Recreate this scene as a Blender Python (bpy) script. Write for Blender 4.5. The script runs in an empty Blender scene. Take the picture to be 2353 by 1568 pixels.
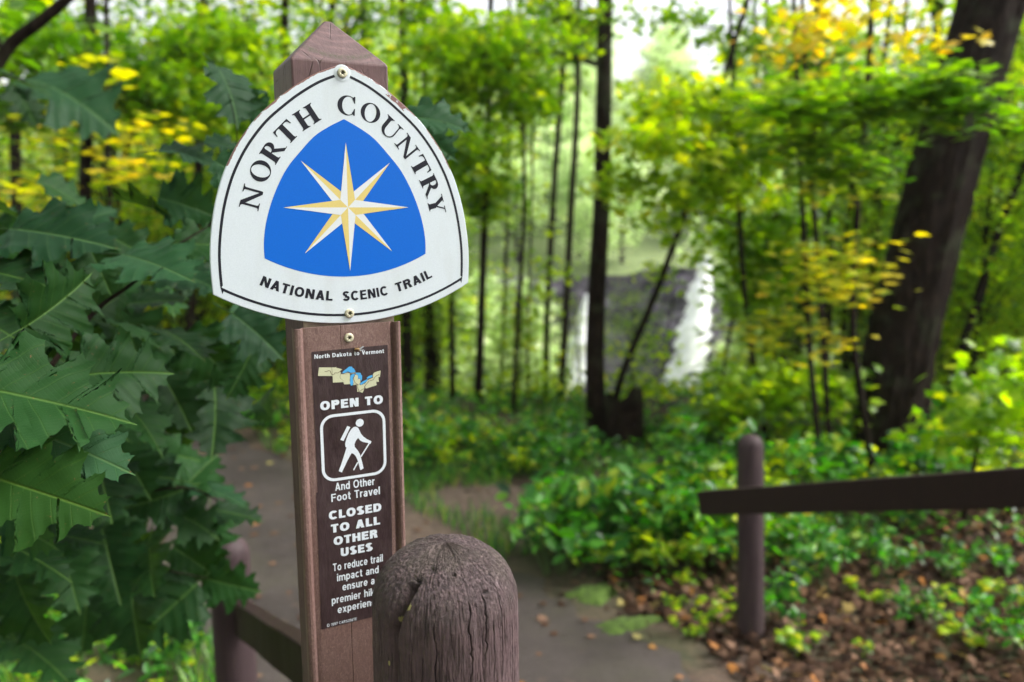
HAZE = .0006
import bpy, math, random
import numpy as np
from mathutils import Vector, Matrix
from mathutils.geometry import tessellate_polygon
random.seed(7); RG = np.random.default_rng(11)
S = bpy.context.scene
COL = S.collection
PI = math.pi
R = math.radians
# ------------------------------------------------------------------ helpers
CZ = 1.6                       # eye height above the ground under the camera
PITCH = R(9.75); FOC = 1830.0  # focal length in units of a 2353 px wide frame
FWD = np.array([0, math.cos(PITCH), -math.sin(PITCH)]); UPV = np.array([0, math.sin(PITCH), math.cos(PITCH)])
def P(u, v, d):                # photo position + distance along the view axis -> world point
    p = (FWD + np.array([1.0, 0, 0])*(u-1176.5)/FOC - UPV*(v-784)/FOC)*d
    return np.array([p[0], p[1], p[2]+CZ])
def tag(o, label=None, cat=None, group=None, kind=None):
    if label: o['label'] = label
    if cat: o['category'] = cat
    if group: o['group'] = group
    if kind: o['kind'] = kind
    return o
def empty(name, loc=(0, 0, 0), rz=0, label=None, cat=None, group=None):
    o = bpy.data.objects.new(name, None); COL.objects.link(o)
    o.location = loc; o.rotation_euler = (0, 0, rz); o.empty_display_size = .1
    return tag(o, label, cat, group)
def mesh_obj(name, verts, faces, mat, parent=None, smooth=False, attrs=None):
    me = bpy.data.meshes.new(name)
    v = np.asarray(verts, dtype=np.float32)
    if isinstance(faces, np.ndarray):
        k = faces.shape[1]; n = len(faces)
        me.vertices.add(len(v)); me.vertices.foreach_set('co', v.ravel())
        me.loops.add(n*k); me.loops.foreach_set('vertex_index', faces.astype(np.int32).ravel())
        me.polygons.add(n); me.polygons.foreach_set('loop_start', np.arange(0, n*k, k, dtype=np.int32))
        me.update(calc_edges=True)
    else:
        me.from_pydata(v.tolist(), [], faces); me.update()
    if smooth: me.polygons.foreach_set('use_smooth', np.ones(len(me.polygons), dtype=bool))
    if attrs:
        for kx, arr in attrs.items():
            arr = np.asarray(arr, dtype=np.float32)
            if arr.ndim == 1:
                a = me.attributes.new(kx, 'FLOAT', 'POINT'); a.data.foreach_set('value', arr)
            else:
                a = me.attributes.new(kx, 'FLOAT_VECTOR', 'POINT'); a.data.foreach_set('vector', arr.ravel())
    if mat: me.materials.append(mat)
    o = bpy.data.objects.new(name, me); COL.objects.link(o)
    if parent: o.parent = parent
    return o
class MB:
    def __init__(s): s.v = []; s.f = []
    def add(s, v, f):
        n = len(s.v); s.v += [tuple(map(float, p)) for p in v]; s.f += [tuple(i+n for i in q) for q in f]
    def poly(s, loops, z, place=None):     # filled outline(s) in the XZ plane of a sign; first is the rim, rest are holes
        L = [[Vector((p[0], p[1], 0)) for p in l] for l in loops]
        flat = [p for l in L for p in l]
        tris = tessellate_polygon(L)
        vs = []
        for p in flat:
            x, y = (p.x, p.y) if place is None else place(p.x, p.y)
            vs.append((x, -z, y))
        out = []
        for t in tris:
            a, b, c = [vs[i] for i in t]
            nrm = (b[0]-a[0])*(c[2]-a[2])-(b[2]-a[2])*(c[0]-a[0])
            out.append(t if nrm > 0 else (t[0], t[2], t[1]))
        s.add(vs, out)
    def ribbon(s, pts, w, z, closed=False, place=None):
        n = len(pts); A = []; B = []
        for i in range(n):
            p = np.array(pts[i], float)
            if closed: a = np.array(pts[i-1], float); b = np.array(pts[(i+1) % n], float)
            else: a = np.array(pts[max(i-1, 0)], float); b = np.array(pts[min(i+1, n-1)], float)
            d1 = p-a; d2 = b-p
            l1 = np.hypot(*d1); l2 = np.hypot(*d2)
            if l1 < 1e-9: d1 = d2; l1 = l2
            if l2 < 1e-9: d2 = d1; l2 = l1
            n1 = np.array([-d1[1], d1[0]])/l1; n2 = np.array([-d2[1], d2[0]])/l2
            m = n1+n2; m /= max(np.hypot(*m), 1e-6); m *= (w/2)/max(m@n1, .35)
            A.append(p+m); B.append(p-m)
        if place: A = [place(*p) for p in A]; B = [place(*p) for p in B]
        vs = [(p[0], -z, p[1]) for p in A]+[(p[0], -z, p[1]) for p in B]
        fs = [(i, n+i, n+(i+1) % n, (i+1) % n) for i in range(n if closed else n-1)]
        s.add(vs, fs)
    def box(s, c, d, M=None):
        v = [(c[0]+x*d[0]/2, c[1]+y*d[1]/2, c[2]+z*d[2]/2) for x in (-1, 1) for y in (-1, 1) for z in (-1, 1)]
        if M is not None: v = [tuple(M @ Vector(p)) for p in v]
        s.add(v, [(0, 1, 3, 2), (4, 6, 7, 5), (0, 4, 5, 1), (2, 3, 7, 6), (0, 2, 6, 4), (1, 5, 7, 3)])
    def tube(s, pts, rad, n=8, cap=True, lump=0):
        pts = [np.array(p, float) for p in pts]; rings = []
        m = len(pts)
        for i, p in enumerate(pts):
            t = pts[min(i+1, m-1)]-pts[max(i-1, 0)]; t /= np.linalg.norm(t)+1e-9
            ref = np.array([0, 0, 1.0]) if abs(t[2]) < .9 else np.array([1.0, 0, 0])
            a = np.cross(t, ref); a /= np.linalg.norm(a); b = np.cross(t, a)
            r = rad[i] if hasattr(rad, '__len__') else rad
            ring = []
            for k in range(n):
                an = 2*PI*k/n; rr = r*(1+lump*(math.sin(3*an+i*.7)+.6*math.sin(5*an-i*1.1)))
                ring.append(p+rr*(math.cos(an)*a+math.sin(an)*b))
            rings.append(ring)
        v = [q for r_ in rings for q in r_]; f = []
        for i in range(m-1):
            for k in range(n):
                f.append((i*n+k, i*n+(k+1) % n, (i+1)*n+(k+1) % n, (i+1)*n+k))
        if cap: f.append(tuple(range(n))[::-1]); f.append(tuple((m-1)*n+k for k in range(n)))
        s.add(v, f)
    def lathe(s, prof, n=24, c=(0, 0, 0), axis='Z', M=None):
        v = []; f = []
        for (r, h) in prof:
            for k in range(n):
                a = 2*PI*k/n; x, y = r*math.cos(a), r*math.sin(a)
                p = (c[0]+x, c[1]+y, c[2]+h) if axis == 'Z' else (c[0]+x, c[1]-h, c[2]+y)
                v.append(p)
        m = len(prof)
        for i in range(m-1):
            for k in range(n):
                q = (i*n+k, i*n+(k+1) % n, (i+1)*n+(k+1) % n, (i+1)*n+k)
                f.append(q if axis == 'Z' else q[::-1])
        f.append(tuple((m-1)*n+k for k in range(n)) if axis == 'Z' else tuple((m-1)*n+k for k in range(n))[::-1])
        s.add(v, f)
    def build(s, name, mat, parent=None, smooth=False):
        return mesh_obj(name, s.v, s.f, mat, parent, smooth)
def bevel(o, w, seg=2):
    m = o.modifiers.new('bevel', 'BEVEL'); m.width = w; m.segments = seg; m.limit_method = 'ANGLE'; m.angle_limit = R(40)
# ------------------------------------------------------------------ node material kit
class N:
    def __init__(s, name):
        s.m = bpy.data.materials.new(name); s.m.use_nodes = True; s.t = s.m.node_tree
        s.b = s.t.nodes['Principled BSDF']; s.out = s.t.nodes['Material Output']
    def n(s, ty, **kw):
        nd = s.t.nodes.new(ty)
        for k, v in kw.items():
            if k.startswith('i_'):
                key = k[2:]; key = int(key) if key.isdigit() else key
                nd.inputs[key].default_value = v
            else: setattr(nd, k, v)
        return nd
    def l(s, a, b): s.t.links.new(a, b)
    def set(s, **kw):
        for k, v in kw.items():
            inp = s.b.inputs[k.replace('_', ' ')]
            if hasattr(v, 'is_linked') or isinstance(v, bpy.types.NodeSocket): s.l(v, inp)
            else: inp.default_value = v
    def coord(s, kind='Object', scale=(1, 1, 1)):
        tc = s.n('ShaderNodeTexCoord'); mp = s.n('ShaderNodeMapping'); mp.inputs['Scale'].default_value = scale
        s.l(tc.outputs[kind], mp.inputs[0]); return mp.outputs[0]
    def noise(s, co, scale=5, detail=4, rough=.55, dist=0):
        nd = s.n('ShaderNodeTexNoise'); nd.inputs['Scale'].default_value = scale; nd.inputs['Detail'].default_value = detail
        nd.inputs['Roughness'].default_value = rough; nd.inputs['Distortion'].default_value = dist
        s.l(co, nd.inputs['Vector']); return nd.outputs['Fac']
    def ramp(s, fac, stops, interp='LINEAR'):
        nd = s.n('ShaderNodeValToRGB'); cr = nd.color_ramp; cr.interpolation = interp
        while len(cr.elements) < len(stops): cr.elements.new(.5)
        for e, (p, c) in zip(cr.elements, stops):
            e.position = p; e.color = (c if hasattr(c, '__len__') else (c, c, c))[:3]+(1,) if hasattr(c, '__len__') else (c, c, c, 1)
        s.l(fac, nd.inputs[0]); return nd.outputs[0]
    def mix(s, fac, a, b, blend='MIX'):
        nd = s.n('ShaderNodeMix', data_type='RGBA', blend_type=blend)
        for v, i in ((fac, 0), (a, 6), (b, 7)):
            if isinstance(v, bpy.types.NodeSocket): s.l(v, nd.inputs[i])
            elif hasattr(v, '__len__'): nd.inputs[i].default_value = tuple(v)[:3]+(1,)
            elif i == 0: nd.inputs[0].default_value = v
            else: nd.inputs[i].default_value = (v, v, v, 1)
        return nd.outputs[2]
    def math(s, op, a, b=0.0, c=None):
        nd = s.n('ShaderNodeMath', operation=op)
        for v, i in ((a, 0), (b, 1), (c, 2)):
            if v is None: continue
            if isinstance(v, bpy.types.NodeSocket): s.l(v, nd.inputs[i])
            else: nd.inputs[i].default_value = v
        return nd.outputs[0]
    def bump(s, h, strength=.5, dist=.002, normal=None):
        nd = s.n('ShaderNodeBump'); nd.inputs['Strength'].default_value = strength; nd.inputs['Distance'].default_value = dist
        s.l(h, nd.inputs['Height'])
        if normal is not None: s.l(normal, nd.inputs['Normal'])
        s.l(nd.outputs[0], s.b.inputs['Normal']); return nd.outputs[0]
    def attr(s, name):
        nd = s.n('ShaderNodeAttribute'); nd.attribute_name = name; return nd
def simple(name, col, rough=.6, var=.12, scale=40, bump=0, bd=.001):
    m = N(name); c = m.coord(); f = m.noise(c, scale, 5)
    a = tuple(x*(1-var) for x in col); b = tuple(min(1, x*(1+var)) for x in col)
    m.set(Base_Color=m.ramp(f, [(.3, a), (.7, b)]), Roughness=rough)
    if bump: m.bump(f, bump, bd)
    return m.m
def leaf_mat(name, stops, transl=.45, rough=.36, tsat=1.25, spec=.55):
    m = N(name); a = m.attr('rnd').outputs['Fac']
    col = m.ramp(a, stops)
    m.set(Base_Color=col, Roughness=rough); m.b.inputs['Specular IOR Level'].default_value = spec
    tr = m.n('ShaderNodeBsdfTranslucent'); hs = m.n('ShaderNodeHueSaturation'); hs.inputs['Value'].default_value = 1.6
    hs.inputs['Saturation'].default_value = tsat
    m.l(col, hs.inputs['Color']); m.l(hs.outputs[0], tr.inputs[0])
    mx = m.n('ShaderNodeMixShader'); mx.inputs[0].default_value = transl
    m.l(m.b.outputs[0], mx.inputs[1]); m.l(tr.outputs[0], mx.inputs[2]); m.l(mx.outputs[0], m.out.inputs[0])
    return m.m
def painted_wood(name, base=(.125, .078, .078), lo=.72, hi=1.2, horiz=None):
    m = N(name); sc = {None: (1, 1, .06), 'x': (.06, 1, 1)}[horiz]
    c = m.coord(scale=sc); c2 = m.coord()
    g = m.noise(c, 220, 6, .65); g2 = m.noise(c, 45, 4, .6); big = m.noise(c2, 9, 4)
    a = tuple(x*lo for x in base); b = tuple(x*hi for x in base)
    col = m.ramp(g2, [(.3, a), (.72, b)])
    worn = m.ramp(m.noise(c2, 60, 8, .7), [(.60, 0.0), (.70, 1.0)])
    worn = m.math('MULTIPLY', worn, m.ramp(big, [(.45, 0.0), (.7, .55)]))
    col = m.mix(worn, col, (base[0]*1.75, base[1]*1.9, base[2]*1.85))
    col = m.mix(m.ramp(g, [(.30, .75), (.42, 0.0)]), col, tuple(x*.35 for x in base))
    m.set(Base_Color=col, Roughness=m.ramp(g2, [(.2, .5), (.8, .72)]))
    h = m.math('ADD', g, m.math('MULTIPLY', g2, .6))
    m.bump(h, .45, .0012); m.b.inputs['Specular IOR Level'].default_value = .2
    return m.m
# ------------------------------------------------------------------ stroke lettering
def arc(cx, cy, rx, ry, a0, a1, n=14, e=2.25):
    out = []
    for i in range(n+1):
        a = R(a0+(a1-a0)*i/n); c, s_ = math.cos(a), math.sin(a)
        out.append((cx+rx*math.copysign(abs(c)**(2/e), c), cy+ry*math.copysign(abs(s_)**(2/e), s_)))
    return out
def ring(cx, cy, rx, ry, n=28): return arc(cx, cy, rx, ry, 0, 360*(1-1/n), n-1)
X_ = .73
def glyph(ch, w):              # -> advance width, list of ('p', polygon) / ('s', stroke, closed)
    h = w/2; o = []
    def st(*p): o.append(('s', list(p), False))
    def pg(*p): o.append(('p', list(p)))
    def vs(x, a=0, b=1): pg((x-h, a), (x+h, a), (x+h, b), (x-h, b))
    def hb(y, a, b): pg((a, y-h*.86), (b, y-h*.86), (b, y+h*.86), (a, y+h*.86))
    if ch == ' ': return .3, o
    if ch == 'I': vs(h); return w, o
    if ch == 'l': vs(h); return w, o
    if ch == '1': vs(.3); st((.02, .76), (.28, .93)); return .3+h, o
    if ch == 'i': vs(h, 0, X_); vs(h, .84, 1); return w, o
    if ch == 'L': vs(h); hb(h*.86, w, .56); return .56, o
    if ch == 'T': vs(.31, 0, 1-w*.86); hb(1-h*.86, 0, .62); return .62, o
    if ch == 'H': vs(h); vs(.72-h); hb(.52, w, .72-w); return .72, o
    if ch == 'E' or ch == 'F':
        vs(h); hb(1-h*.86, w, .6); hb(.52, w, .56)
        if ch == 'E': hb(h*.86, w, .62)
        return .62, o
    if ch == 'N': vs(h); vs(.74-h); pg((w*.1, 1), (w*1.15, 1), (.74-w*.1, 0), (.74-w*1.15, 0)); return .74, o
    if ch == 'A':
        pg((0, 0), (w*1.08, 0), (.37+h*.95, 1), (.37-h*1.1, 1)); pg((.74, 0), (.37+h*1.1, 1), (.37-h*.95, 1), (.74-w*1.08, 0))
        hb(.29, .14, .6); return .74, o
    if ch == 'V': pg((0, 1), (.33-h*.9, 0), (.33+h*.9, 0), (w*1.08, 1)); pg((.66, 1), (.66-w*1.08, 1), (.33-h*.9, 0), (.33+h*.9, 0)); return .66, o
    if ch in 'O0': o.append(('s', ring(.4, .5, .4-h, .515-h), True)); return .8, o
    if ch == 'C': o.append(('s', arc(.4, .5, .4-h, .515-h, 42, 318, 26), False)); return .76, o
    if ch == '\u00a9':
        o.append(('s', ring(.5, .5, .48, .5), True)); o.append(('s', arc(.5, .5, .22, .24, 45, 315, 14), False)); return 1.0, o
    if ch == 'D': o.append(('s', [(.3, h), (h, h), (h, 1-h), (.3, 1-h)]+arc(.33, .5, .39-h, .5-h, 85, -85, 18), True)); return .72, o
    if ch == 'P' or ch == 'R':
        vs(h); o.append(('s', [(w, 1-h*.86), (.4, 1-h*.86)]+arc(.4, .72, .26-h, .28-h*.86, 80, -80, 12)+[(.4, .44+h*.86), (w, .44+h*.86)], False))
        if ch == 'R': pg((.32, .46), (.32+w*1.1, .46), (.7, 0), (.7-w*1.15, 0)); return .7, o
        return .66, o
    if ch == 'S': o.append(('s', arc(.33, .74, .3-h*.8, .27-h, 20, 265, 14)+arc(.33, .26, .33-h, .275-h, 90, -160, 16), False)); return .66, o
    if ch == 'U': o.append(('s', [(h, 1)]+arc(.36, .32, .36-h, .33-h, 180, 360, 14)+[(.72-h, 1)], False)); return .72, o
    if ch == '9': o.append(('s', ring(.28, .69, .28-h, .32-h, 18), True)); o.append(('s', arc(.28, .5, .28-h, .5-h, 0, -150, 10), False)); return .56, o
    if ch == '7': o.append(('s', [(0, 1-h), (.5, 1-h), (.2, 0)], False)); return .52, o
    x = X_; q = x/2
    if ch == 'o': o.append(('s', ring(.3, q, .3-h, q+.01-h, 22), True)); return .6, o
    if ch in 'dqbpag' and ch != 'a':
        o.append(('s', ring(.29, q, .29-h, q+.01-h, 22), True))
        if ch == 'd': vs(.58-h, 0, 1)
        if ch == 'p': vs(h, -.25, x)
        if ch == 'g': o.append(('s', [(.58-h, x), (.58-h, 0)]+arc(.3, -.02, .28-h, .24-h*.6, 0, -150, 10), False))
        return .58, o
    if ch == 'c': o.append(('s', arc(.29, q, .29-h, q+.01-h, 45, 315, 20), False)); return .54, o
    if ch == 'e': o.append(('s', arc(.29, q, .29-h, q+.01-h, 0, 318, 20), False)); hb(q-.02, w*.6, .58-w*.15); return .58, o
    if ch == 'a':
        o.append(('s', arc(.27, x-.24, .25-h, .24-h, 165, 0, 10)+[(.52-h, 0)], False)); o.append(('s', ring(.25, .21, .24-h*.8, .22-h*.9, 16), True)); return .54, o
    if ch in 'nh': vs(h, 0, 1 if ch == 'h' else x); o.append(('s', arc(.28, x-.27, .27-h, .27-h, 165, 0, 10)+[(.55-h, 0)], False)); return .55, o
    if ch == 'm':
        vs(h, 0, x)
        for c in (.265, .265+.46-w*.4): o.append(('s', arc(c, x-.25, .25-h, .25-h, 165, 0, 9)+[(c+.25-h, 0)], False))
        return .97-w*.4, o
    if ch == 'u': vs(.55-h, 0, x); o.append(('s', [(h, x)]+arc(.27, .27, .27-h, .27-h, 180, 345, 10), False)); return .55, o
    if ch == 'r': vs(h, 0, x); o.append(('s', arc(.3, x-.3, .28-h, .3-h, 165, 78, 8), False)); return .36, o
    if ch == 't': vs(.17, .1, .94); hb(x-h*.86, 0, .36); o.append(('s', [(.17, .3)]+arc(.34, .18, .17, .18-h*.8, 180, 275, 7), False)); return .37, o
    if ch == 'k': vs(h); pg((w*.8, .28), (.4, x), (.4+w*1.15, x), (w*.8, .28-w*.6+.02)); pg((.18, .4), (.18+w*1.1, .46), (.6, 0), (.6-w*1.2, 0)); return .6, o
    if ch == 'v': pg((0, x), (.29-h*.9, 0), (.29+h*.9, 0), (w*1.08, x)); pg((.58, x), (.58-w*1.08, x), (.29-h*.9, 0), (.29+h*.9, 0)); return .58, o
    if ch == 's': o.append(('s', arc(.26, .535, .24-h*.8, .205-h, 20, 265, 11)+arc(.26, .2, .26-h, .21-h, 90, -160, 12), False)); return .52, o
    if ch == 'x': pg((0, 0), (w*1.15, 0), (.56, x), (.56-w*1.15, x)); pg((0, x), (.56-w*1.15, 0), (.56, 0), (w*1.15, x)); return .56, o
    return .4, o
def text_mb(mb, s, cap, w, x0, x1, base, z, gap=.13, place=None):
    """letters of one line filling x0..x1 (mm) on a base line; each stroke sits a few microns proud of the last"""
    adv = []
    for i, c in enumerate(s): adv.append(glyph(c, w)[0]+(gap if i < len(s)-1 else 0))
    k = (x1-x0)/sum(adv)
    x = x0; lift = 0
    for c, a in zip(s, adv):
        for it in glyph(c, w)[1]:
            pl = (lambda px, py, x=x: (place(x+px*k, py*cap) if place else ((x+px*k)/1000, (base+py*cap)/1000)))
            lift = (lift+1) % 5
            if it[0] == 'p': mb.poly([it[1]], z+lift*.00002, pl)
            else: mb.ribbon(it[1], w, z+lift*.00002, it[2], pl)
        x += a*k
def serif_glyph(ch):
    o = []; T = .30; t = .11; s = .05
    def pg(*p): o.append([list(p)])
    def stem(x, w, a=0, b=1): pg((x-w/2, a), (x+w/2, a), (x+w/2, b), (x-w/2, b))
    def ser(x, y, wid, w, up):   # bracketed slab
        d = 1 if up else -1
        pg((x-wid/2, y), (x+wid/2, y), (x+wid/2, y+d*s*.8), (x+w/2+.03, y+d*s*1.25), (x+w/2, y+d*s*2.6), (x-w/2, y+d*s*2.6), (x-w/2-.03, y+d*s*1.25), (x-wid/2, y+d*s*.8))
    def ell(cx, cy, rx, ry, rot=0, a0=0, a1=360, n=40):
        c, q = math.cos(R(rot)), math.sin(R(rot)); r = []
        m = n if a1-a0 >= 359 else n+1
        for i in range(m):
            a = R(a0+(a1-a0)*i/n); x, y = rx*math.cos(a), ry*math.sin(a)
            r.append((cx+x*c-y*q, cy+x*q+y*c))
        return r
    if ch == 'H':
        for x in (.30, 1.02): stem(x, T); ser(x, 0, .52, T, True); ser(x, 1, .52, T, False)
        pg((.30, .47), (1.02, .47), (1.02, .555), (.30, .555)); return 1.32, o
    if ch == 'N':
        pg((.06, 1), (.33, 1), (1.0, .02), (1.0, -.03), (.86, -.03)); stem(.215, t); ser(.215, 0, .40, t, True)
        stem(.965, t); ser(.965, 1, .40, t, False); pg((0, 1), (.2, 1), (.2, .95), (0, .95)); o = [[[(x*1.07, y) for x, y in l] for l in g] for g in o]; return 1.25, o
    if ch == 'T':
        stem(.54, T); ser(.54, 0, .52, T, True); pg((.02, 1), (1.06, 1), (1.06, .93), (.02, .93))
        pg((.02, 1), (0.0, .70), (.05, .70), (.10, .87), (.2, .93)); pg((1.06, 1), (1.08, .70), (1.03, .70), (.98, .87), (.88, .93)); return 1.08, o
    if ch == 'R':
        stem(.27, T); ser(.27, 0, .52, T, True); ser(.27, 1, .5, T, False)
        o.append([[(.3, 1), (.55, 1)]+ell(.55, .735, .33, .265, 0, -90, 88, 16)[::-1][1:]+[(.3, .47)], [(.37, .545)]+ell(.50, .735, .14, .19, 0, -85, 85, 12)+[(.37, .925)]])
        pg((.44, .5), (.68, .52), (1.08, .04), (1.18, .04), (1.18, 0), (.9, 0)); return 1.18, o
    if ch == 'O': o.append([ell(.56, .5, .56, .53), ell(.56, .5, .325, .485, 12)]); return 1.12, o
    if ch == 'C':
        out = ell(.55, .5, .55, .53, 0, 48, 312, 34); inn = ell(.62, .5, .36, .475, 0, 48, 312, 34)
        o.append([out+inn[::-1]])
        pg((.90, 1.0), (.975, 1.0), (.975, .64), (.93, .64), (.86, .80), (.80, .86)); pg((.90, .0), (.975, .0), (.975, .36), (.93, .36), (.86, .20), (.80, .14)); return 1.02, o
    if ch == 'U':
        pg((.17, 1), (.39, 1), (.39, .36), (.17, .36)); ser(.28, 1, .52, T, False); ser(1.0, 1, .44, t, False)
        out = ell(.605, .38, .435, .41, 0, 180, 360, 22); inn = ell(.675, .38, .285, .33, 0, 180, 360, 22)
        o.append([out+inn[::-1]]); pg((.965, .38), (1.04, .38), (1.04, 1), (.965, 1)); return 1.22, o
    if ch == 'Y':
        stem(.56, T, 0, .46); ser(.56, 0, .5, T, True); pg((.10, 1), (.34, 1), (.68, .42), (.45, .42)); pg((.85, 1), (.93, 1), (.63, .42), (.56, .46))
        pg((0, 1), (.46, 1), (.46, .95), (0, .95)); pg((.7, 1), (1.1, 1), (1.1, .95), (.7, .95)); return 1.1, o
# ------------------------------------------------------------------ materials
M = {}
M['post'] = painted_wood('brown_stained_wood')
M['round'] = None
M['rail'] = painted_wood('dark_brown_rail_paint', (.024, .013, .011))
M['fencepost'] = painted_wood('purple_brown_post_paint', (.052, .034, .036))
def m_sign():
    m = N('white_enamel_sheet'); c = m.coord()
    g = m.noise(c, 900, 3, .6)
    col = m.ramp(g, [(.3, (.54, .59, .645)), (.7, (.605, .655, .71))])
    gr = m.noise(m.coord(scale=(1, 1, .25)), 34, 5, .6)
    col = m.mix(m.ramp(gr, [(.50, 0.0), (.78, .35)]), col, (.42, .43, .40))
    # brown paint brushed over the upper right rim, and flecks along the upper rim
    sp = m.n('ShaderNodeSeparateXYZ'); m.l(c, sp.inputs[0]); x, z = sp.outputs[0], sp.outputs[2]
    def near(v, c0, w): return m.math('SUBTRACT', 1.0, m.math('MINIMUM', m.math('DIVIDE', m.math('ABSOLUTE', m.math('SUBTRACT', v, c0)), w), 1.0))
    d = m.math('ADD', m.math('MULTIPLY', x, .66), m.math('MULTIPLY', z, .75))     # distance across the right rim
    al = m.math('SUBTRACT', m.math('MULTIPLY', x, .75), m.math('MULTIPLY', z, .66))
    band = m.math('MULTIPLY', near(al, .062, .021), m.ramp(d, [(.0, 0), (1, 1)]))
    n1 = m.noise(c, 160, 6, .7)
    e = m.math('ADD', m.math('MULTIPLY', near(al, .063, .024), .42), n1)
    e2 = m.math('MULTIPLY', m.math('GREATER_THAN', e, .80), m.math('GREATER_THAN', m.math('ADD', d, m.math('MULTIPLY', n1, .006)), .0098))
    col = m.mix(e2, col, (.20, .09, .085))
    ef = m.attr('rim').outputs['Fac']
    sm = m.math('ADD', m.math('MULTIPLY', ef, .62), m.math('MULTIPLY', m.math('ADD', n1, m.noise(c, 60, 2)), .5))
    top = m.math('GREATER_THAN', z, -.095)
    col = m.mix(m.math('MULTIPLY', m.math('GREATER_THAN', sm, 1.03), top), col, (.20, .10, .09))
    dots = m.n('ShaderNodeTexVoronoi', feature='F1'); dots.inputs['Scale'].default_value = 62; m.l(c, dots.inputs['Vector'])
    dd = m.math('MULTIPLY', m.math('LESS_THAN', dots.outputs['Distance'], .055), m.math('GREATER_THAN', m.noise(c, 11, 1), .56))
    col = m.mix(dd, col, (.10, .07, .06))
    m.set(Base_Color=col, Roughness=.38); m.bump(g, .06, .0004)
    m.b.inputs['Coat Weight'].default_value = .15
    return m.m
def m_flat(name, col, rough=.42, spec=.25, grain=0.1):
    m = N(name); m.b.inputs['Specular IOR Level'].default_value = spec; c = m.coord(); g = m.noise(c, 700, 3, .6)
    m.set(Base_Color=m.ramp(g, [(.3, tuple(x*(1-grain) for x in col)), (.7, tuple(min(1, x*(1+grain)) for x in col))]), Roughness=rough)
    return m.m
M['sign'] = m_sign()
M['ink'] = m_flat('black_ink', (.012, .012, .020))
M['blue'] = m_flat('blue_enamel', (.0015, .112, .54), .40, grain=.05)
M['gold'] = m_flat('pale_gold_enamel', (.62, .49, .17), grain=.04)
M['star_white'] = m_flat('white_enamel_print', (.62, .64, .67), grain=.03)
M['print'] = m_flat('white_print', (.62, .66, .72), .5, grain=.08)
M['land'] = m_flat('cream_print', (.50, .50, .34), .5, grain=.06)
M['lake'] = m_flat('light_blue_print', (.07, .33, .64), .5, grain=.05)
M['route'] = m_flat('brown_print', (.10, .06, .05), .5)
def m_screw():
    m = N('tan_coated_screw'); c = m.coord()
    g = m.noise(c, 500, 4); ao = m.noise(c, 180, 3)
    m.set(Base_Color=m.ramp(g, [(.3, (.40, .36, .24)), (.7, (.60, .56, .42))]), Roughness=.42, Metallic=.15); m.bump(ao, .2, .0005)
    return m.m
M['screw'] = m_screw(); M['dark'] = m_flat('screw_recess_dark', (.05, .045, .03), .8)  # second material: dark colour for the floor of the screw recess
def m_panel():
    m = N('weathered_fibreglass'); c = m.coord(); cf = m.coord(scale=(1, 1, .35))
    g = m.noise(c, 700, 6, .75, .6); f = m.noise(cf, 260, 8, .8, 2.5); big = m.noise(c, 14, 4)
    v = m.n('ShaderNodeTexVoronoi', feature='DISTANCE_TO_EDGE'); v.inputs['Scale'].default_value = 240
    wob = m.n('ShaderNodeTexNoise'); wob.inputs['Scale'].default_value = 90; m.l(c, wob.inputs['Vector'])
    vm = m.n('ShaderNodeVectorMath', operation='MULTIPLY_ADD'); vm.inputs[1].default_value = (.02, .02, .02); m.l(wob.outputs['Color'], vm.inputs[0]); m.l(c, vm.inputs[2]); m.l(vm.outputs[0], v.inputs['Vector'])
    col = m.ramp(f, [(.32, (.085, .046, .040)), (.52, (.185, .112, .098)), (.70, (.34, .23, .21))])
    fib = m.math('MULTIPLY', m.ramp(v.outputs['Distance'], [(.0, 1.0), (.09, 0.0)]), m.ramp(g, [(.5, 0.0), (.62, .75)]))
    col = m.mix(fib, col, (.42, .28, .24))
    sp = m.n('ShaderNodeSeparateXYZ'); m.l(c, sp.inputs[0])
    low = m.n('ShaderNodeMapRange'); low.inputs[1].default_value = -.50; low.inputs[2].default_value = -.60; m.l(sp.outputs[2], low.inputs[0])
    col = m.mix(m.math('MULTIPLY', low.outputs[0], .55), col, (.055, .026, .02))
    col = m.mix(m.ramp(big, [(.40, .45), (.62, 0.0)]), col, (.11, .052, .042))
    m.set(Base_Color=col, Roughness=.52); m.bump(m.math('ADD', f, m.math('MULTIPLY', g, .5)), .35, .0008)
    return m.m
M['panel'] = m_panel()
def m_decal():
    m = N('dark_brown_vinyl'); c = m.coord(scale=(1, 1, .30)); c2 = m.coord()
    f = m.noise(c, 300, 5, .65); b = m.noise(c2, 20, 3)
    col = m.ramp(f, [(.3, (.020, .010, .011)), (.7, (.048, .028, .030))])
    col = m.mix(m.ramp(b, [(.4, .0), (.75, .35)]), col, (.075, .05, .052))
    m.set(Base_Color=col, Roughness=m.ramp(f, [(.3, .30), (.7, .46)])); m.bump(f, .55, .0012)
    return m.m
M['decal'] = m_decal()
# ------------------------------------------------------------------ the trail sign
YAW = R(26.3)
o0 = P(668, 132, .702)
cxy = o0+np.array([math.cos(YAW), math.sin(YAW), 0])*.0445
Zs = float(cxy[2]); GZ = .03
sign = empty('trail_sign_post', (float(cxy[0]), float(cxy[1]), Zs), YAW, 'square brown post with white and blue emblem plate and brown fibreglass panel', 'sign post')
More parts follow.
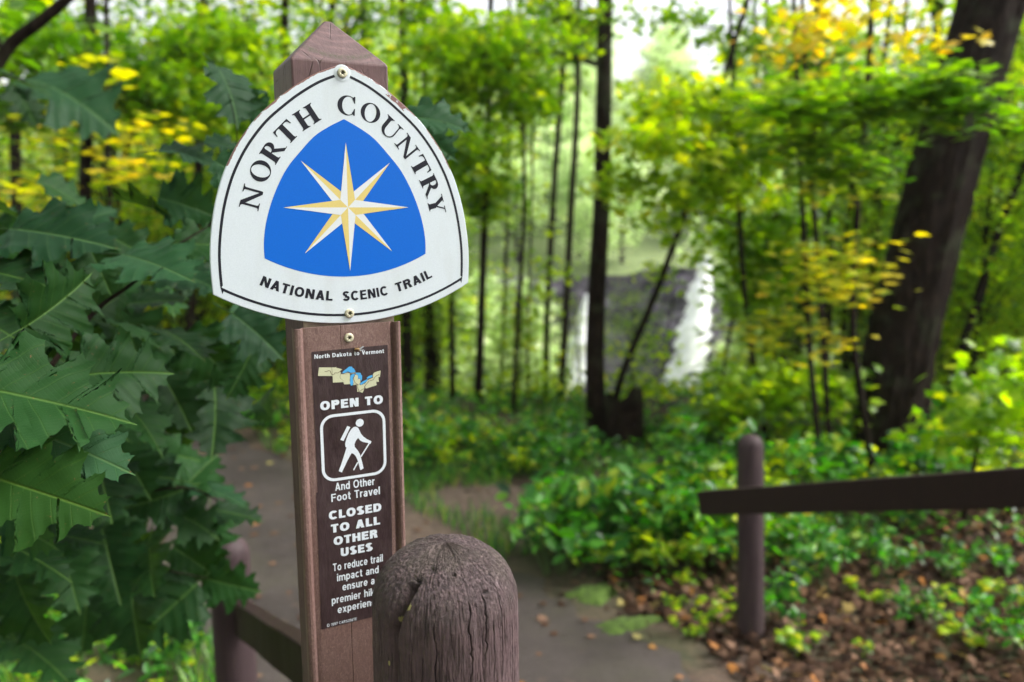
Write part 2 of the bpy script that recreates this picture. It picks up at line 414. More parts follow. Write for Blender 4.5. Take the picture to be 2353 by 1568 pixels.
# shaft with pyramid top, slightly uneven arrises
mb = MB(); hw = .0445; L = -(Zs+.35)
rows = [L, -.9, -.6, -.3, -.15, 0.0]
v = []
for z in rows:
    for (sx, sy) in ((-1, 0), (1, 0), (1, 1), (-1, 1)): v.append((sx*hw, sy*2*hw, z))
n0 = len(v)
v += [(-.003, hw-.003, .0425), (.003, hw-.003, .0425), (.003, hw+.003, .0425), (-.003, hw+.003, .0425)]
f = []
for i in range(len(rows)-1):
    for k in range(4): f.append((i*4+k, i*4+(k+1) % 4, (i+1)*4+(k+1) % 4, (i+1)*4+k))
b = (len(rows)-1)*4
for k in range(4): f.append((b+k, b+(k+1) % 4, n0+(k+1) % 4, n0+k))
f.append((n0, n0+1, n0+2, n0+3)); f.append((3, 2, 1, 0))
mb.add(v, f)
def m_postwood():
    m = N('sign_post_stain'); c = m.coord(scale=(1, 1, .05)); c2 = m.coord()
    g = m.noise(c, 260, 6, .65); g2 = m.noise(c2, 55, 6, .65); big = m.noise(c2, 16, 3)
    base = (.120, .068, .069)
    col = m.ramp(g2, [(.3, tuple(x*.72 for x in base)), (.7, tuple(x*1.18 for x in base))])
    col = m.mix(m.ramp(g, [(.34, .6), (.45, 0.0)]), col, tuple(x*.5 for x in base))
    # end grain on the pyramid cuts: growth rings with dark lichen lines
    sp = m.n('ShaderNodeSeparateXYZ'); m.l(c2, sp.inputs[0])
    q = m.math('POWER', m.math('SUBTRACT', sp.outputs[0], .004), 2.0); q2 = m.math('POWER', m.math('SUBTRACT', sp.outputs[2], .075), 2.0)
    rr = m.math('SQRT', m.math('ADD', q, q2))
    wv = m.math('SINE', m.math('MULTIPLY', m.math('ADD', rr, m.math('MULTIPLY', g2, .006)), 900.0))
    capm = m.math('GREATER_THAN', sp.outputs[2], .0005)
    col = m.mix(m.math('MULTIPLY', m.math('MULTIPLY', capm, .35), m.ramp(wv, [(.2, 1.0), (.7, 0.0)])), col, tuple(x*.45 for x in base))
    band = m.ramp(m.math('ABSOLUTE', m.math('SUBTRACT', rr, .0705)), [(.0, 1.0), (.0035, 0.0)])
    col = m.mix(m.math('MULTIPLY', m.math('MULTIPLY', capm, band), m.ramp(m.noise(c2, 420, 5, .8), [(.42, 0.0), (.55, .95)])), col, (.045, .045, .022))
    # a few drying cracks on the front cut
    crk = m.n('ShaderNodeTexVoronoi', feature='DISTANCE_TO_EDGE'); crk.inputs['Scale'].default_value = 46
    m.l(m.coord(scale=(1, 1, .30)), crk.inputs['Vector'])
    cm = m.math('MULTIPLY', m.ramp(crk.outputs['Distance'], [(.0, 1.0), (.022, 0.0)]), m.ramp(big, [(.47, 0.0), (.53, .9)]))
    col = m.mix(cm, col, (.03, .017, .016))
    # bare, unpainted strip under the lower rim of the plate
    bare = m.math('MULTIPLY', m.math('LESS_THAN', sp.outputs[2], m.math('ADD', -.231, m.math('MULTIPLY', g, .004))), m.math('LESS_THAN', sp.outputs[1], .0005))
    col = m.mix(m.math('MULTIPLY', bare, m.ramp(g2, [(.35, .35), (.6, .95)])), col, (.30, .23, .17))
    m.set(Base_Color=col, Roughness=.58); m.b.inputs['Specular IOR Level'].default_value = .35
    m.bump(m.math('SUBTRACT', m.math('ADD', g, m.math('MULTIPLY', g2, .8)), m.math('MULTIPLY', cm, 1.5)), .45, .0012)
    return m.m
o = mb.build('post', m_postwood(), sign); bevel(o, .0018)
# emblem outline (metres, from the sign's own proportions)
def spline(pts, n):
    out = []
    for i in range(len(pts)-1):
        p0 = np.array(pts[max(i-1, 0)]); p1 = np.array(pts[i]); p2 = np.array(pts[i+1]); p3 = np.array(pts[min(i+2, len(pts)-1)])
        for k in range(n):
            t = k/n; out.append(tuple(.5*((2*p1)+(-p0+p2)*t+(2*p0-5*p1+4*p2-p3)*t*t+(-p0+3*p1-3*p2+p3)*t**3)))
    out.append(tuple(pts[-1])); return out
side = [(0, -3.0), (7, -5.4), (24, -12.6), (40.6, -22.6), (55.6, -33.8), (75, -51), (92, -72.5), (104.5, -95), (112.6, -116.5), (118.2, -139), (121.8, -164), (122.6, -184), (121.8, -206.1)]
sp_ = spline(side, 5)
def bottom(xc, zc, sag, n=30):
    Rr = (xc*xc+sag*sag)/(2*sag); out = []
    for i in range(1, n):
        x = xc-2*xc*i/n; out.append((x, zc-sag+Rr-math.sqrt(Rr*Rr-x*x)))
    return out
outline = sp_+bottom(121.8, -206.1, 32.8)+[(-x, z) for x, z in sp_[::-1]][:-1]
def inset(loop, d):
    n = len(loop); out = []
    for i in range(n):
        p = np.array(loop[i]); a = np.array(loop[i-1]); b_ = np.array(loop[(i+1) % n])
        d1 = (p-a)/np.linalg.norm(p-a); d2 = (b_-p)/np.linalg.norm(b_-p)
        m_ = np.array([-d1[1]-d2[1], d1[0]+d2[0]]); m_ /= np.linalg.norm(m_); nn = np.array([-d1[1], d1[0]])
        out.append(tuple(p-m_*d/max(m_@nn, .5)))
    return out
mm = lambda pts: [(x/1000, z/1000) for x, z in pts]
plate = empty('emblem_plate', (0, 0, 0)); plate.parent = sign
ZP = .0042
# plate: rim ring + field, rolled 2 mm edge
inn = inset(outline, 4.5)
mb = MB(); n = len(outline)
lo = inset(outline, .6)
vs_ = [(x/1000, -.0012, z/1000) for x, z in outline]+[(x/1000, -ZP+.0007, z/1000) for x, z in outline]+[(x/1000, -ZP, z/1000) for x, z in lo]+[(x/1000, -ZP, z/1000) for x, z in inn]
fs_ = []
for j in range(3):
    for i in range(n): fs_.append((j*n+i, (j+1)*n+i, (j+1)*n+(i+1) % n, j*n+(i+1) % n))
mb.add(vs_, fs_)
rim = [1.0]*(3*n)+[.0]*n
tri = tessellate_polygon([[Vector((x, z, 0)) for x, z in inn]])
fs2 = []
for t in tri:
    a, b_, c_ = [inn[i] for i in t]
    s_ = (b_[0]-a[0])*(c_[1]-a[1])-(b_[1]-a[1])*(c_[0]-a[0])
    t = t if s_ > 0 else (t[0], t[2], t[1]); fs2.append(tuple(3*n+i for i in t))
mb.f += fs2
mb.f = [q[::-1] if i < 3*n else q for i, q in enumerate(mb.f)]
o = mesh_obj('sheet', mb.v, mb.f, M['sign'], plate, attrs={'rim': rim})
mb = MB(); mb.ribbon(mm(inset(outline, 7.8)), .0023, ZP+.0001, True); mb.build('border_line', M['ink'], plate)
bs = [(0, -51.2), (14, -58.4), (27.8, -67.6), (42.3, -83), (53, -96), (62, -112), (69.2, -129.3), (74, -146), (76.4, -162), (76.4, -175.5)]
bs = spline(bs, 4)
blue = bs+bottom(76.4, -175.5, 19.3)+[(-x, z) for x, z in bs[::-1]][:-1]
mb = MB(); mb.poly([mm(blue)], ZP+.0001); mb.build('blue_field', M['blue'], plate)
cx_, cz_ = .9, -130.6
gm, wm = MB(), MB()
for long_ in (0, 1):
    for k in range(4):
        a = R(90*k+(0 if long_ else 45)); L_ = 58.8
        tip = (cx_+L_*math.cos(a), cz_+L_*math.sin(a)); q_, da = (9.8, R(45)) if long_ else (16.2, R(22))
        lft = (cx_+q_*math.cos(a+da), cz_+q_*math.sin(a+da)); rgt = (cx_+q_*math.cos(a-da), cz_+q_*math.sin(a-da))
        zz = ZP+(.00028 if long_ else .0002)
        ctr = (cx_, cz_)
        gs, ws = rgt, lft
        gm.poly([mm([tip, ctr, gs])], zz); wm.poly([mm([tip, ctr, ws])], zz)
gm.build('star_gold_facets', M['gold'], plate); wm.build('star_white_facets', M['star_white'], plate)
# arched serif name
nm = MB()
CAP = 16.7
for ch, (x, z, an, mode) in zip("NORTHCOUNTRY", [(-79.9, -134.2, 74.2, 'bl'), (-75.9, -98.8, 65, 'c'), (-62.9, -93.6, 56.3, 'bl'), (-45.8, -71.1, 45.2, 'bm'), (-38.2, -63.9, 33.2, 'bl'),
        (3.0, -38.9, -4, 'c'), (25.1, -44.4, -24, 'c'), (41.5, -44.5, -41.3, 'tl'), (60.2, -60.8, -52.5, 'tl'), (65.3, -95.6, -61.2, 'bm'), (71.0, -104.8, -64.6, 'bl'), (80.4, -130.5, -75.9, 'bm')]):
    W, gl = serif_glyph(ch); a = R(an); ca, sa = math.cos(a), math.sin(a)
    k = CAP
    ox, oy = {'bl': (0, 0), 'c': (W/2, .5), 'bm': (W/2, 0), 'tl': (0, 1)}[mode]
    def pl(px, py): dx, dy = (px-ox)*k, (py-oy)*k; return ((x+dx*ca-dy*sa)/1000, (z+dx*sa+dy*ca)/1000)
    for i, loops in enumerate(gl): nm.poly(loops, ZP+.00012+.00002*i, pl)
nm.build('name_lettering', M['ink'], plate)
sb = MB(); RB = 192.0
def onarc(sx, py): a = sx/RB; r = RB-py; return (r*math.sin(a)/1000, (-217.6+RB-r*math.cos(a))/1000)
for word, x0, x1 in (('NATIONAL', -84.9, -16.9), ('SCENIC', -7.2, 38.2), ('TRAIL', 46.6, 86.2)):
    text_mb(sb, word, 9.0, .225, x0, x1, 0, ZP+.00012, .13, place=onarc)
sb.build('subtitle_lettering', M['ink'], plate)
def screw(parent, x, z, off, tilt=0, r=.0045):
    mb = MB(); prof = [(r*.96, -.0012), (r, 0.0), (r*.97, .0008), (r*.86, .0013), (r*.62, .0015)]
    n = 36; v = []; f = []
    for (rr, h) in prof:
        for k in range(n): a = 2*PI*k/n; v.append((x+rr*math.cos(a), -(off+h), z+rr*math.sin(a)))
    for kk, h in ((1.0, .0015), (.93, .0003)):
        for k in range(n):
            a = 2*PI*k/n; rr = (r*.40+r*.115*math.cos(6*a+tilt))*kk; v.append((x+rr*math.cos(a), -(off+h), z+rr*math.sin(a)))
    for i in range(len(prof)+1):
        for k in range(n): f.append((i*n+k, i*n+(k+1) % n, (i+1)*n+(k+1) % n, (i+1)*n+k))
    mb.add(v, f)
    o = mb.build('screw', M['screw'], parent, True)
    d = MB(); d.add([(x+r*.55*math.cos(2*PI*k/12), -(off+.00045), z+r*.55*math.sin(2*PI*k/12)) for k in range(12)], [tuple(range(12))])
    vv = d.v; o.data.materials.append(M['dark'])
    me = o.data; import bmesh
    bm = bmesh.new(); bm.from_mesh(me); bv = [bm.verts.new(p) for p in vv]; fc = bm.faces.new(bv); fc.material_index = 1; bm.to_mesh(me); bm.free()
    return o
# shallow dimple ring pressed in the sheet under the top screw is shown by a low dished washer of the same enamel
mb = MB(); mb.lathe([(.0078, .00002), (.0066, .0003), (.0056, .0004), (.0046, .0001)], 40, (-.0002, -ZP, -.0112), 'Y'); mb.build('screw_dimple', M['sign'], plate, True)
screw(plate, -.0002, -.0108, ZP+.0008, .3); screw(plate, -.0012, -.2297, ZP+.0006, 1.2)
# fibreglass panel: rolled side ribs, grooves, centre crease
panel = empty('information_panel', (0, 0, 0)); panel.parent = sign
prof = [(-54.8, .3), (-55.2, 4), (-55.0, 9), (-54.0, 11.2), (-52.0, 12.0), (-49.6, 11.8), (-48.0, 10.6), (-47.2, 8.2), (-46.2, 7.3), (-44.4, 7.6), (-42, 7.9), (-12.3, 8.0), (-11.9, 7.6), (-11.3, 7.6), (-10.9, 8.0), (36.0, 8.0), (37.4, 7.4), (38.2, 5.2), (39.2, 4.8), (40.2, 5.6), (41.0, 8.6), (42.6, 10.8), (44.6, 11.3), (46.6, 10.4), (47.6, 8.2), (47.8, 4), (47.4, .3)]
def zt(x): return -240.6+.9*(x+55)/103*.8
rows = [(0, 0), (.8, .0)]
v = []; f = []; m_ = len(prof)
zs = [None, -262, -420, -545, -700, -900, -1150, (GZ-Zs)*1000-120]
for i, zz in enumerate(zs):
    for (x, y) in prof:
        z = (zt(x)+.25*math.sin(x*.9)) if zz is None else zz
        v.append((x/1000, -y/1000, z/1000))
for i in range(len(zs)-1):
    for k in range(m_-1): f.append((i*m_+k, (i+1)*m_+k, (i+1)*m_+k+1, i*m_+k+1))
# top edge thickness
t0 = len(v)
for (x, y) in prof: v.append((x/1000, -max(y-4.2, .2)/1000, (zt(x)-.3)/1000))
for k in range(m_-1): f.append((k, k+1, t0+k+1, t0+k))
mesh_obj('channel', v, f, M['panel'], panel, smooth=False)
ZF = .0080
dec = MB(); dec.poly([mm([(-39.3, -263.2), (34.2, -262.2), (33.9, -400), (32.8, -541.2), (-41.2, -542.3), (-40.6, -401), (-38.9, -400)])], ZF+.0003)
dec.build('brown_decal', M['decal'], panel)
ZD = ZF+.0005
MP = {
'land_w':[(-33.0, -278.5), (-21.1, -279.6), (-17.1, -279.9), (-17.0, -278.9), (-16.7, -280.3), (-14.0, -281.2), (-11.0, -282.4), (-13.2, -283.6), (-12.5, -285.8), (-12.8, -286.6), (-13.7, -289.0), (-13.5, -290.7), (-10.9, -293.1), (-10.4, -294.8), (-20.5, -294.3), (-20.4, -289.4), (-20.9, -287.8), (-34.3, -286.5)],
'land_wi':[(-12.6, -286.8), (-8.0, -287.3), (-4.2, -287.3), (-3.6, -288.3), (-3.9, -291.0), (-4.2, -293.8), (-4.0, -297.4), (-9.7, -297.1), (-10.3, -295.4), (-10.7, -293.1), (-13.2, -290.7), (-13.4, -289.0)],
'land_up':[(-10.7, -286.7), (-5.7, -285.4), (-4.2, -286.5), (1.8, -286.8), (2.1, -287.3), (-0.9, -287.6), (-4.2, -287.2), (-8.0, -287.1)],
'lake_a':[(-11.7, -285.6), (-9.5, -283.7), (-6.7, -282.0), (-4.5, -280.3), (-1.8, -280.6), (-1.0, -282.0), (0.3, -282.7), (0.8, -284.1), (1.5, -285.0), (1.4, -286.1), (-0.3, -286.4), (-3.1, -286.4), (-4.7, -285.4), (-5.7, -284.8), (-6.8, -285.6), (-9.6, -286.3), (-11.2, -286.4)],
'lake_b':[(0.7, -287.6), (1.0, -288.8), (0.4, -290.4), (-1.0, -291.3), (-1.2, -293.5), (-0.8, -295.8), (-1.3, -298.5), (-2.7, -299.3), (-3.7, -298.2), (-4.1, -295.4), (-3.7, -293.3), (-3.8, -291.1), (-3.1, -288.9), (-1.5, -287.8)],
'land_mi':[(1.1, -288.5), (2.6, -288.8), (3.7, -289.7), (4.0, -291.3), (3.5, -293.9), (5.2, -292.6), (6.1, -294.8), (6.1, -297.0), (5.0, -298.2), (2.3, -298.4), (-0.9, -298.8), (-0.7, -296.3), (-1.0, -293.5), (-0.7, -291.5), (0.6, -290.5)],
'lake_c':[(1.9, -286.9), (4.0, -286.9), (6.5, -287.4), (7.0, -289.1), (8.0, -290.5), (7.8, -293.3), (7.1, -295.1), (6.3, -294.7), (5.3, -292.2), (3.6, -293.7), (4.2, -291.3), (3.8, -289.6), (2.7, -288.6), (1.6, -288.0)],
'land_oh':[(2.4, -298.7), (5.0, -298.4), (5.8, -299.5), (8.0, -299.1), (10.5, -298.1), (10.3, -301.9), (9.0, -305.1), (7.8, -307.2), (5.6, -306.1), (2.8, -305.8), (2.6, -302.7)],
'lake_d':[(5.0, -298.3), (8.1, -296.1), (11.5, -294.8), (13.2, -294.1), (13.4, -294.9), (12.0, -296.5), (9.7, -297.8), (6.9, -299.2)],
'land_ny':[(10.7, -298.1), (13.5, -295.1), (18.6, -293.2), (18.7, -289.9), (20.1, -288.4), (23.2, -287.5), (26.4, -287.0), (26.3, -289.0), (25.5, -293.3), (24.1, -293.2), (24.3, -298.2), (22.0, -297.5), (21.7, -299.1), (22.3, -300.6), (21.4, -301.3), (16.8, -302.2), (11.2, -303.5), (10.6, -301.9)],
'lake_e':[(12.1, -292.9), (14.4, -291.4), (16.9, -290.8), (18.0, -290.7), (18.4, -292.1), (17.1, -293.0), (13.8, -293.8), (13.2, -293.8)]}
route = [(-27.9, -282.8), (-26.0, -283.0), (-24.4, -282.4), (-22.6, -282.7), (-21.9, -285.0), (-21.4, -286.2), (-19.3, -286.7), (-18.1, -285.0), (-15.5, -285.5), (-13.3, -284.1), (-11.3, -282.8), (-10.7, -286.6), (-5.8, -285.7), (-3.6, -286.7), (1.3, -287.4), (0.7, -289.3), (-0.5, -291.4), (-0.3, -293.6), (0.7, -296.4), (3.4, -298.7), (3.2, -302.2), (4.3, -304.0), (4.0, -305.6), (6.2, -305.0), (7.3, -303.8), (9.8, -303.5), (10.2, -300.7), (11.9, -299.2), (14.5, -296.2), (18.7, -295.5), (20.5, -292.9), (22.8, -291.4), (25.0, -290.8)]
lm, km, rm = MB(), MB(), MB()
for k, pts in MP.items(): (lm if k.startswith('land') else km).poly([mm(pts)], ZD+(0 if k.startswith('land') else .00005))
rm.ribbon(mm(route), .00045, ZD+.0001); rm.ribbon(mm([(-21.1, -279.6), (-20.8, -284.0), (-20.7, -288.9)]), .00025, ZD+.00014)
lm.build('map_land', M['land'], panel); km.build('map_water', M['lake'], panel); rm.build('map_route', M['route'], panel)
pk = MB()
body = [(0.1, -340.1), (2.0, -341.1), (3.3, -343.5), (4.9, -347.7), (7.3, -351.1), (10.8, -354.1), (15.2, -356.8), (14.3, -359.1), (11.3, -357.9), (6.8, -356.4), (4.1, -354.6), (1.9, -351.5), (-0.4, -354.3), (-1.8, -357.5), (-1.6, -360.4), (1.0, -363.9), (3.1, -367.9), (4.3, -372.6), (5.3, -377.3), (6.4, -383.2), (3.2, -384.6), (1.9, -379.1), (0.7, -373.8), (-0.9, -369.6), (-2.7, -367.3), (-4.9, -365.9), (-9.3, -372.9), (-12.6, -379.2), (-15.1, -384.0), (-18.2, -382.3), (-14.9, -374.4), (-12.4, -367.4), (-9.7, -359.8), (-10.7, -358.8), (-10.9, -355.7), (-9.6, -351.4), (-7.3, -346.1), (-4.4, -342.0), (-2.1, -340.3)]
pk.poly([mm(body)], ZD); pk.poly([mm([(-8.2, -338.4), (-5.3, -339.8), (-12.3, -352.7), (-15.5, -351.2)])], ZD)
pk.ribbon(mm([(13.3, -358.0), (4.1, -370.9)]), .0013, ZD+.00003); pk.ribbon(mm([(0.9, -376.1), (-3.6, -383.4)]), .0013, ZD+.00003)
pk.poly([mm([(4.1+4.0*math.cos(t*PI/14), -336.7+3.85*math.sin(t*PI/14)) for t in range(28)])], ZD)
fr = []
x0, x1, z0, z1, rr = -33.0, 28.4, -390.4, -326.6, 11.5
x0 += 0; 
for (qx, qz, a0) in ((x1-rr, z1-rr, 0), (x0+rr, z1-rr, 90), (x0+rr, z0+rr, 180), (x1-rr, z0+rr, 270)):
    for i in range(9): a = R(a0+90*i/8); fr.append((qx+rr*math.cos(a), qz+rr*math.sin(a)))
pk.ribbon(mm(fr), .0028, ZD, True)
pk.build('hiker_pictogram', M['print'], panel)
tx = MB()
for s, cap, w, x0, x1, base, g in (
    ('North Dakota to Vermont', 3.9, .20, -36.9, 30.4, -269.9, .13), ('OPEN TO', 8.6, .265, -33.4, 27.9, -320.1, .12),
    ('And Other', 8.0, .17, -22.3, 17.1, -401.7, .10), ('Foot Travel', 8.0, .17, -26.4, 22.1, -412.3, .10),
    ('CLOSED', 8.6, .265, -29.5, 23.2, -430.1, .10), ('TO ALL', 8.6, .265, -27.9, 21.4, -443.9, .12), ('OTHER', 8.6, .265, -25.8, 18.5, -457.2, .10), ('USES', 8.6, .265, -19.2, 13.0, -470.1, .10),
    ('To reduce trail', 7.9, .17, -27.6, 23.1, -483.9, .10), ('impact and', 7.9, .17, -23.9, 18.5, -495.2, .10), ('ensure a', 7.9, .17, -18.9, 14.0, -506.2, .10),
    ('premier hiking', 7.9, .17, -30.1, 25.0, -518.2, .10), ('experience', 7.9, .17, -24.5, 19.0, -529.2, .10), ('\u00a9 1997 CARSONITE', 2.9, .14, -35.7, -5.6, -541.0, .16)):
    tx = MB(); text_mb(tx, s, cap, w, x0, x1, base, ZD, g); tx.build('lettering', M['print'], panel)
screw(panel, -.0034, -.2524, ZF+.0004, 0)
# small fly resting on the decal's top edge
fly = empty('fly', (0, 0, 0), 0, 'tiny tan fly resting on the top edge of the brown decal', 'insect')
def SL(x, z, off): c, s_ = math.cos(YAW), math.sin(YAW); return (float(cxy[0])+x*c+off*s_, float(cxy[1])+x*s_-off*c, Zs+z)
fly.location = SL(.0042, -.2640, ZD+.0012); fly.rotation_euler = (0, 0, YAW)
mb = MB(); mb.tube([(-.0034, 0, .0), (-.0024, -.0003, .0002), (-.0010, -.0006, .0004), (.0002, -.0006, .0003), (.0012, -.0004, -.0002), (.0026, -.0002, -.0008)], [.0004, .0010, .0008, .0013, .0012, .0004], 8)
for sx in (-1, 0, 1):
    for sy in (-1, 1): mb.tube([(sx*.0008, 0, sy*.0006), (sx*.0022, -.0006, sy*.0020), (sx*.0034, .0010, sy*.0032)], .00016, 4)
mb.build('body', simple('fly_tan', (.22, .12, .04), .5), fly, True)
for sy in (-1, 1):
    mb = MB(); mb.add([(.0002, -.0012, 0), (.0030, -.0014, sy*.0004), (.0060, -.0012, sy*.0014+.0008), (.0048, -.0014, sy*.0022+.0008), (.0018, -.0014, sy*.0014)], [(0, 1, 2, 3, 4)]); mb.build('wing', simple('fly_wing', (.35, .37, .40), .25), fly)
# ------------------------------------------------------------------ weathered round post + rail fence on the left
def m_round():
    m = N('cracked_round_post'); c = m.coord(scale=(1, 1, .055)); c2 = m.coord()
    g = m.noise(c, 240, 8, .7, .3); g2 = m.noise(c2, 70, 7, .7); big = m.noise(c2, 22, 3)
    base = (.095, .060, .063)
    col = m.ramp(g2, [(.28, tuple(x*.50 for x in base)), (.72, tuple(x*1.35 for x in base))])
    col = m.mix(m.ramp(g, [(.36, .70), (.47, 0.0)]), col, tuple(x*.38 for x in base))
    col = m.mix(m.ramp(m.noise(c, 300, 4), [(.60, 0.0), (.75, .35)]), col, (.33, .25, .27))
    sp = m.n('ShaderNodeSeparateXYZ'); m.l(c2, sp.inputs[0])
    top = m.n('ShaderNodeMapRange'); top.inputs[1].default_value = -.055; top.inputs[2].default_value = -.012; m.l(sp.outputs[2], top.inputs[0])
    pit = m.ramp(m.noise(c2, 330, 8, .8), [(.43, 1.0), (.52, 0.0)])
    pm = m.math('MULTIPLY', pit, m.math('MULTIPLY', top.outputs[0], .8))
    col = m.mix(pm, col, tuple(x*.40 for x in base))
    col = m.mix(m.math('MULTIPLY', m.math('MULTIPLY', top.outputs[0], .45), m.ramp(big, [(.42, 0.0), (.6, 1.0)])), col, (.085, .068, .050))
    ck = m.attr('crack').outputs['Fac']
    col = m.mix(m.ramp(ck, [(.15, 0.0), (.8, .93)]), col, (.022, .015, .015))
    lc = m.attr('lichen').outputs['Fac']
    lm_ = m.math('GREATER_THAN', m.math('ADD', lc, m.math('MULTIPLY', m.math('SUBTRACT', m.noise(c2, 420, 6, .75), .5), 1.6)), .60)
    col = m.mix(lm_, col, (.36, .31, .12))
    m.set(Base_Color=col, Roughness=.62); m.b.inputs['Specular IOR Level'].default_value = .4
    hgt = m.math('SUBTRACT', m.math('ADD', g, m.math('MULTIPLY', g2, .7)), pm)
    m.bump(hgt, .8, .0022)
    return m.m
M['round'] = m_round()
PR = .0608; PD = .645
pc = P(1018, 1235, PD); PX, PY, PZ = float(pc[0])-.0005, float(pc[1])+.02, float(pc[2])-.0125
def vnoise(x, y, seed=0):
    xi, yi = np.floor(x).astype(int), np.floor(y).astype(int); fx, fy = x-xi, y-yi
    def h(a, b_): q = np.sin(a*127.1+b_*311.7+seed*74.7)*43758.5453; return q-np.floor(q)
    u, w = fx*fx*(3-2*fx), fy*fy*(3-2*fy)
    return (h(xi, yi)*(1-u)+h(xi+1, yi)*u)*(1-w)+(h(xi, yi+1)*(1-u)+h(xi+1, yi+1)*u)*w
fence_l = empty('rail_fence', (PX, PY, 0), 0, 'left rail fence whose cracked round post stands in front of the sign', 'fence')
def near_post():
    # angle columns denser on the side facing the path, rows dense from the crown down
    th = np.sort(np.concatenate([np.linspace(-PI, 0, 520, endpoint=False), np.linspace(0, PI, 90, endpoint=False)]))
    nth = len(th)
    t = np.concatenate([np.linspace(.0, 1, 130)[1:], np.linspace(1, 3.4, 190)[1:], np.array([5, 8, 14, 24])])
    HD = .050                                   # height of the dome
    rad = np.where(t < 1, PR*np.sqrt(np.clip(1-(1-np.minimum(t, 1))**2.15, 0, 1))**1.02, PR*(1+.012*(t-1)))
    zz = -HD*t
    TH, T = np.meshgrid(th, t); RR = np.repeat(rad[:, None], nth, 1); Z = np.repeat(zz[:, None], nth, 1)
    SX = RR*np.cos(TH); SYY = RR*np.sin(TH)
    crack = np.zeros_like(RR); dep = np.zeros_like(RR)
    Zc = np.minimum(-Z, .2)
    rng = np.random.default_rng(4)
    # lateral coordinate along the surface in mm
    def add_crack(th0, t0, t1, wmm, dmm, wob=.05, sd=0, lean=0.0):
        path = th0+lean*(T-t0)+wob*(vnoise(T*3.1, T*0+sd*3.3, sd)-.5)*2+wob*.35*(vnoise(T*13, T*0+sd, sd+9)-.5)*2
        dist = np.abs(np.angle(np.exp(1j*(TH-path))))*np.maximum(RR, .012)*1000
        env = np.clip((T-t0)/.12, 0, 1)*np.clip((t1-T)/.35, 0, 1)
        wv = wmm*(.55+.8*vnoise(T*5, T*0, sd+3))*np.sqrt(np.clip(env, 0, 1))+1e-6
        k = np.exp(-(dist/wv)**2)*(env > 0)
        return k, dmm*k
    for i in range(95):
        a = rng.uniform(-PI+.05, -.05); t0 = rng.uniform(.35, 2.2); t1 = t0+rng.uniform(.3, 1.5); w = rng.uniform(.18, .34)
        k, d = add_crack(a, t0, t1, w, rng.uniform(.4, 1.1), rng.uniform(.005, .02), i)
        crack = np.maximum(crack, k*.95); dep = np.maximum(dep, d)
    for (a, t0, t1, w, dd, wb) in ((-1.62, .80, 3.4, .50, 2.6, .018), (-1.95, .75, 2.9, .42, 2.0, .02), (-1.15, .55, 2.1, .50, 2.4, .04), (-.92, .45, 1.6, .45, 2.0, .05), (-1.40, 1.7, 3.4, .40, 1.8, .02), (-.66, .6, 2.0, .42, 2, .03), (-1.02, 1.8, 3.4, .42, 2.2, .02), (-.75, 2.1, 3.4, .40, 2., .02), (-1.8, 1.4, 3.3, .36, 1.6, .02)):
        k, d = add_crack(a, t0, t1, w, dd, wb, int(a*100) % 17+20)
        crack = np.maximum(crack, k); dep = np.maximum(dep, d)
    # the wide split on the left shoulder, dying out downwards
    path = -2.18+.30*np.clip(1.1-T, 0, 1)-.03*np.clip(T-1.1, 0, 3)+.03*(vnoise(T*4, T*0, 5)-.5)
    dx = np.angle(np.exp(1j*(TH-path)))*np.maximum(RR, .01)*1000
    env = np.clip((T-.30)/.10, 0, 1)*np.clip((3.1-T)/1.5, 0, 1)
    gr = np.where(dx > 0, np.exp(-(dx/1.0)**2), np.exp(-(dx/8.0)**2))*env
    dep = np.maximum(dep, 10.0*gr); crack = np.maximum(crack, np.clip(np.exp(-((dx+.2)/1.7)**2)*env*1.0, 0, 1)*.9)  # dirt in the split, its colour deepened as painted shade under flat light
    # knots and gouges on the crown
    for (a, t0, ww, dd) in ((-2.0, .30, 4.0, 3.0), (-1.3, .22, 2.2, 2.0), (-.85, .50, 3.2, 3.2), (-.6, .33, 2.0, 1.6), (-1.75, .18, 3.0, 2.2), (-.35, .8, 2.0, 1.6)):
        d2 = ((np.angle(np.exp(1j*(TH-a)))*np.maximum(RR, .01)*1000)/ww)**2+(((T-t0)*60)/(ww*.55))**2
        k = np.exp(-d2); dep = np.maximum(dep, dd*k); crack = np.maximum(crack, k*.75)
    n1 = vnoise(TH*46, Z*90, 2)-.5; n2 = vnoise(TH*110, Z*260, 7)-.5; n3 = vnoise(SX*700, SYY*700, 8)-.5
    topm = np.clip(1.2-T, 0, 1)
    disp = (.0007*n1+.00035*n2+.0012*n3*topm+.0014*(vnoise(TH*5, Z*14, 3)-.5)) - dep/1000
    # displacement along the surface normal
    nz = np.gradient(rad, zz)
    NR = np.repeat((1/np.sqrt(1+nz**2))[:, None], nth, 1); NZ = np.repeat((-nz/np.sqrt(1+nz**2))[:, None], nth, 1)
    r2 = RR+disp*NR; z2 = Z+disp*NZ
    V = np.stack([r2*np.cos(TH), r2*np.sin(TH), z2], -1).reshape(-1, 3)
    li = np.zeros_like(RR)
    for (a, t0, sx, sz) in ((-2.20, .92, 2.6, 5.0), (-2.02, .62, 3.6, 4.0), (-2.36, 1.7, .9, 3.4)):
        li = np.maximum(li, np.exp(-((np.angle(np.exp(1j*(TH-a)))*RR*1000)/sx)**2-(((T-t0)*50)/sz)**2))
    nt = len(t); V = np.vstack([V, [[0, 0, .0]]])
    i = np.arange(nt-1)[:, None]; k = np.arange(nth)[None, :]; k2 = (k+1) % nth
    F = np.stack([i*nth+k, (i+1)*nth+k, (i+1)*nth+k2, i*nth+k2], -1).reshape(-1, 4)
    apex = nt*nth
    me_f = F.tolist()+[(int(a), int((a+1) % nth), apex) for a in range(nth)]
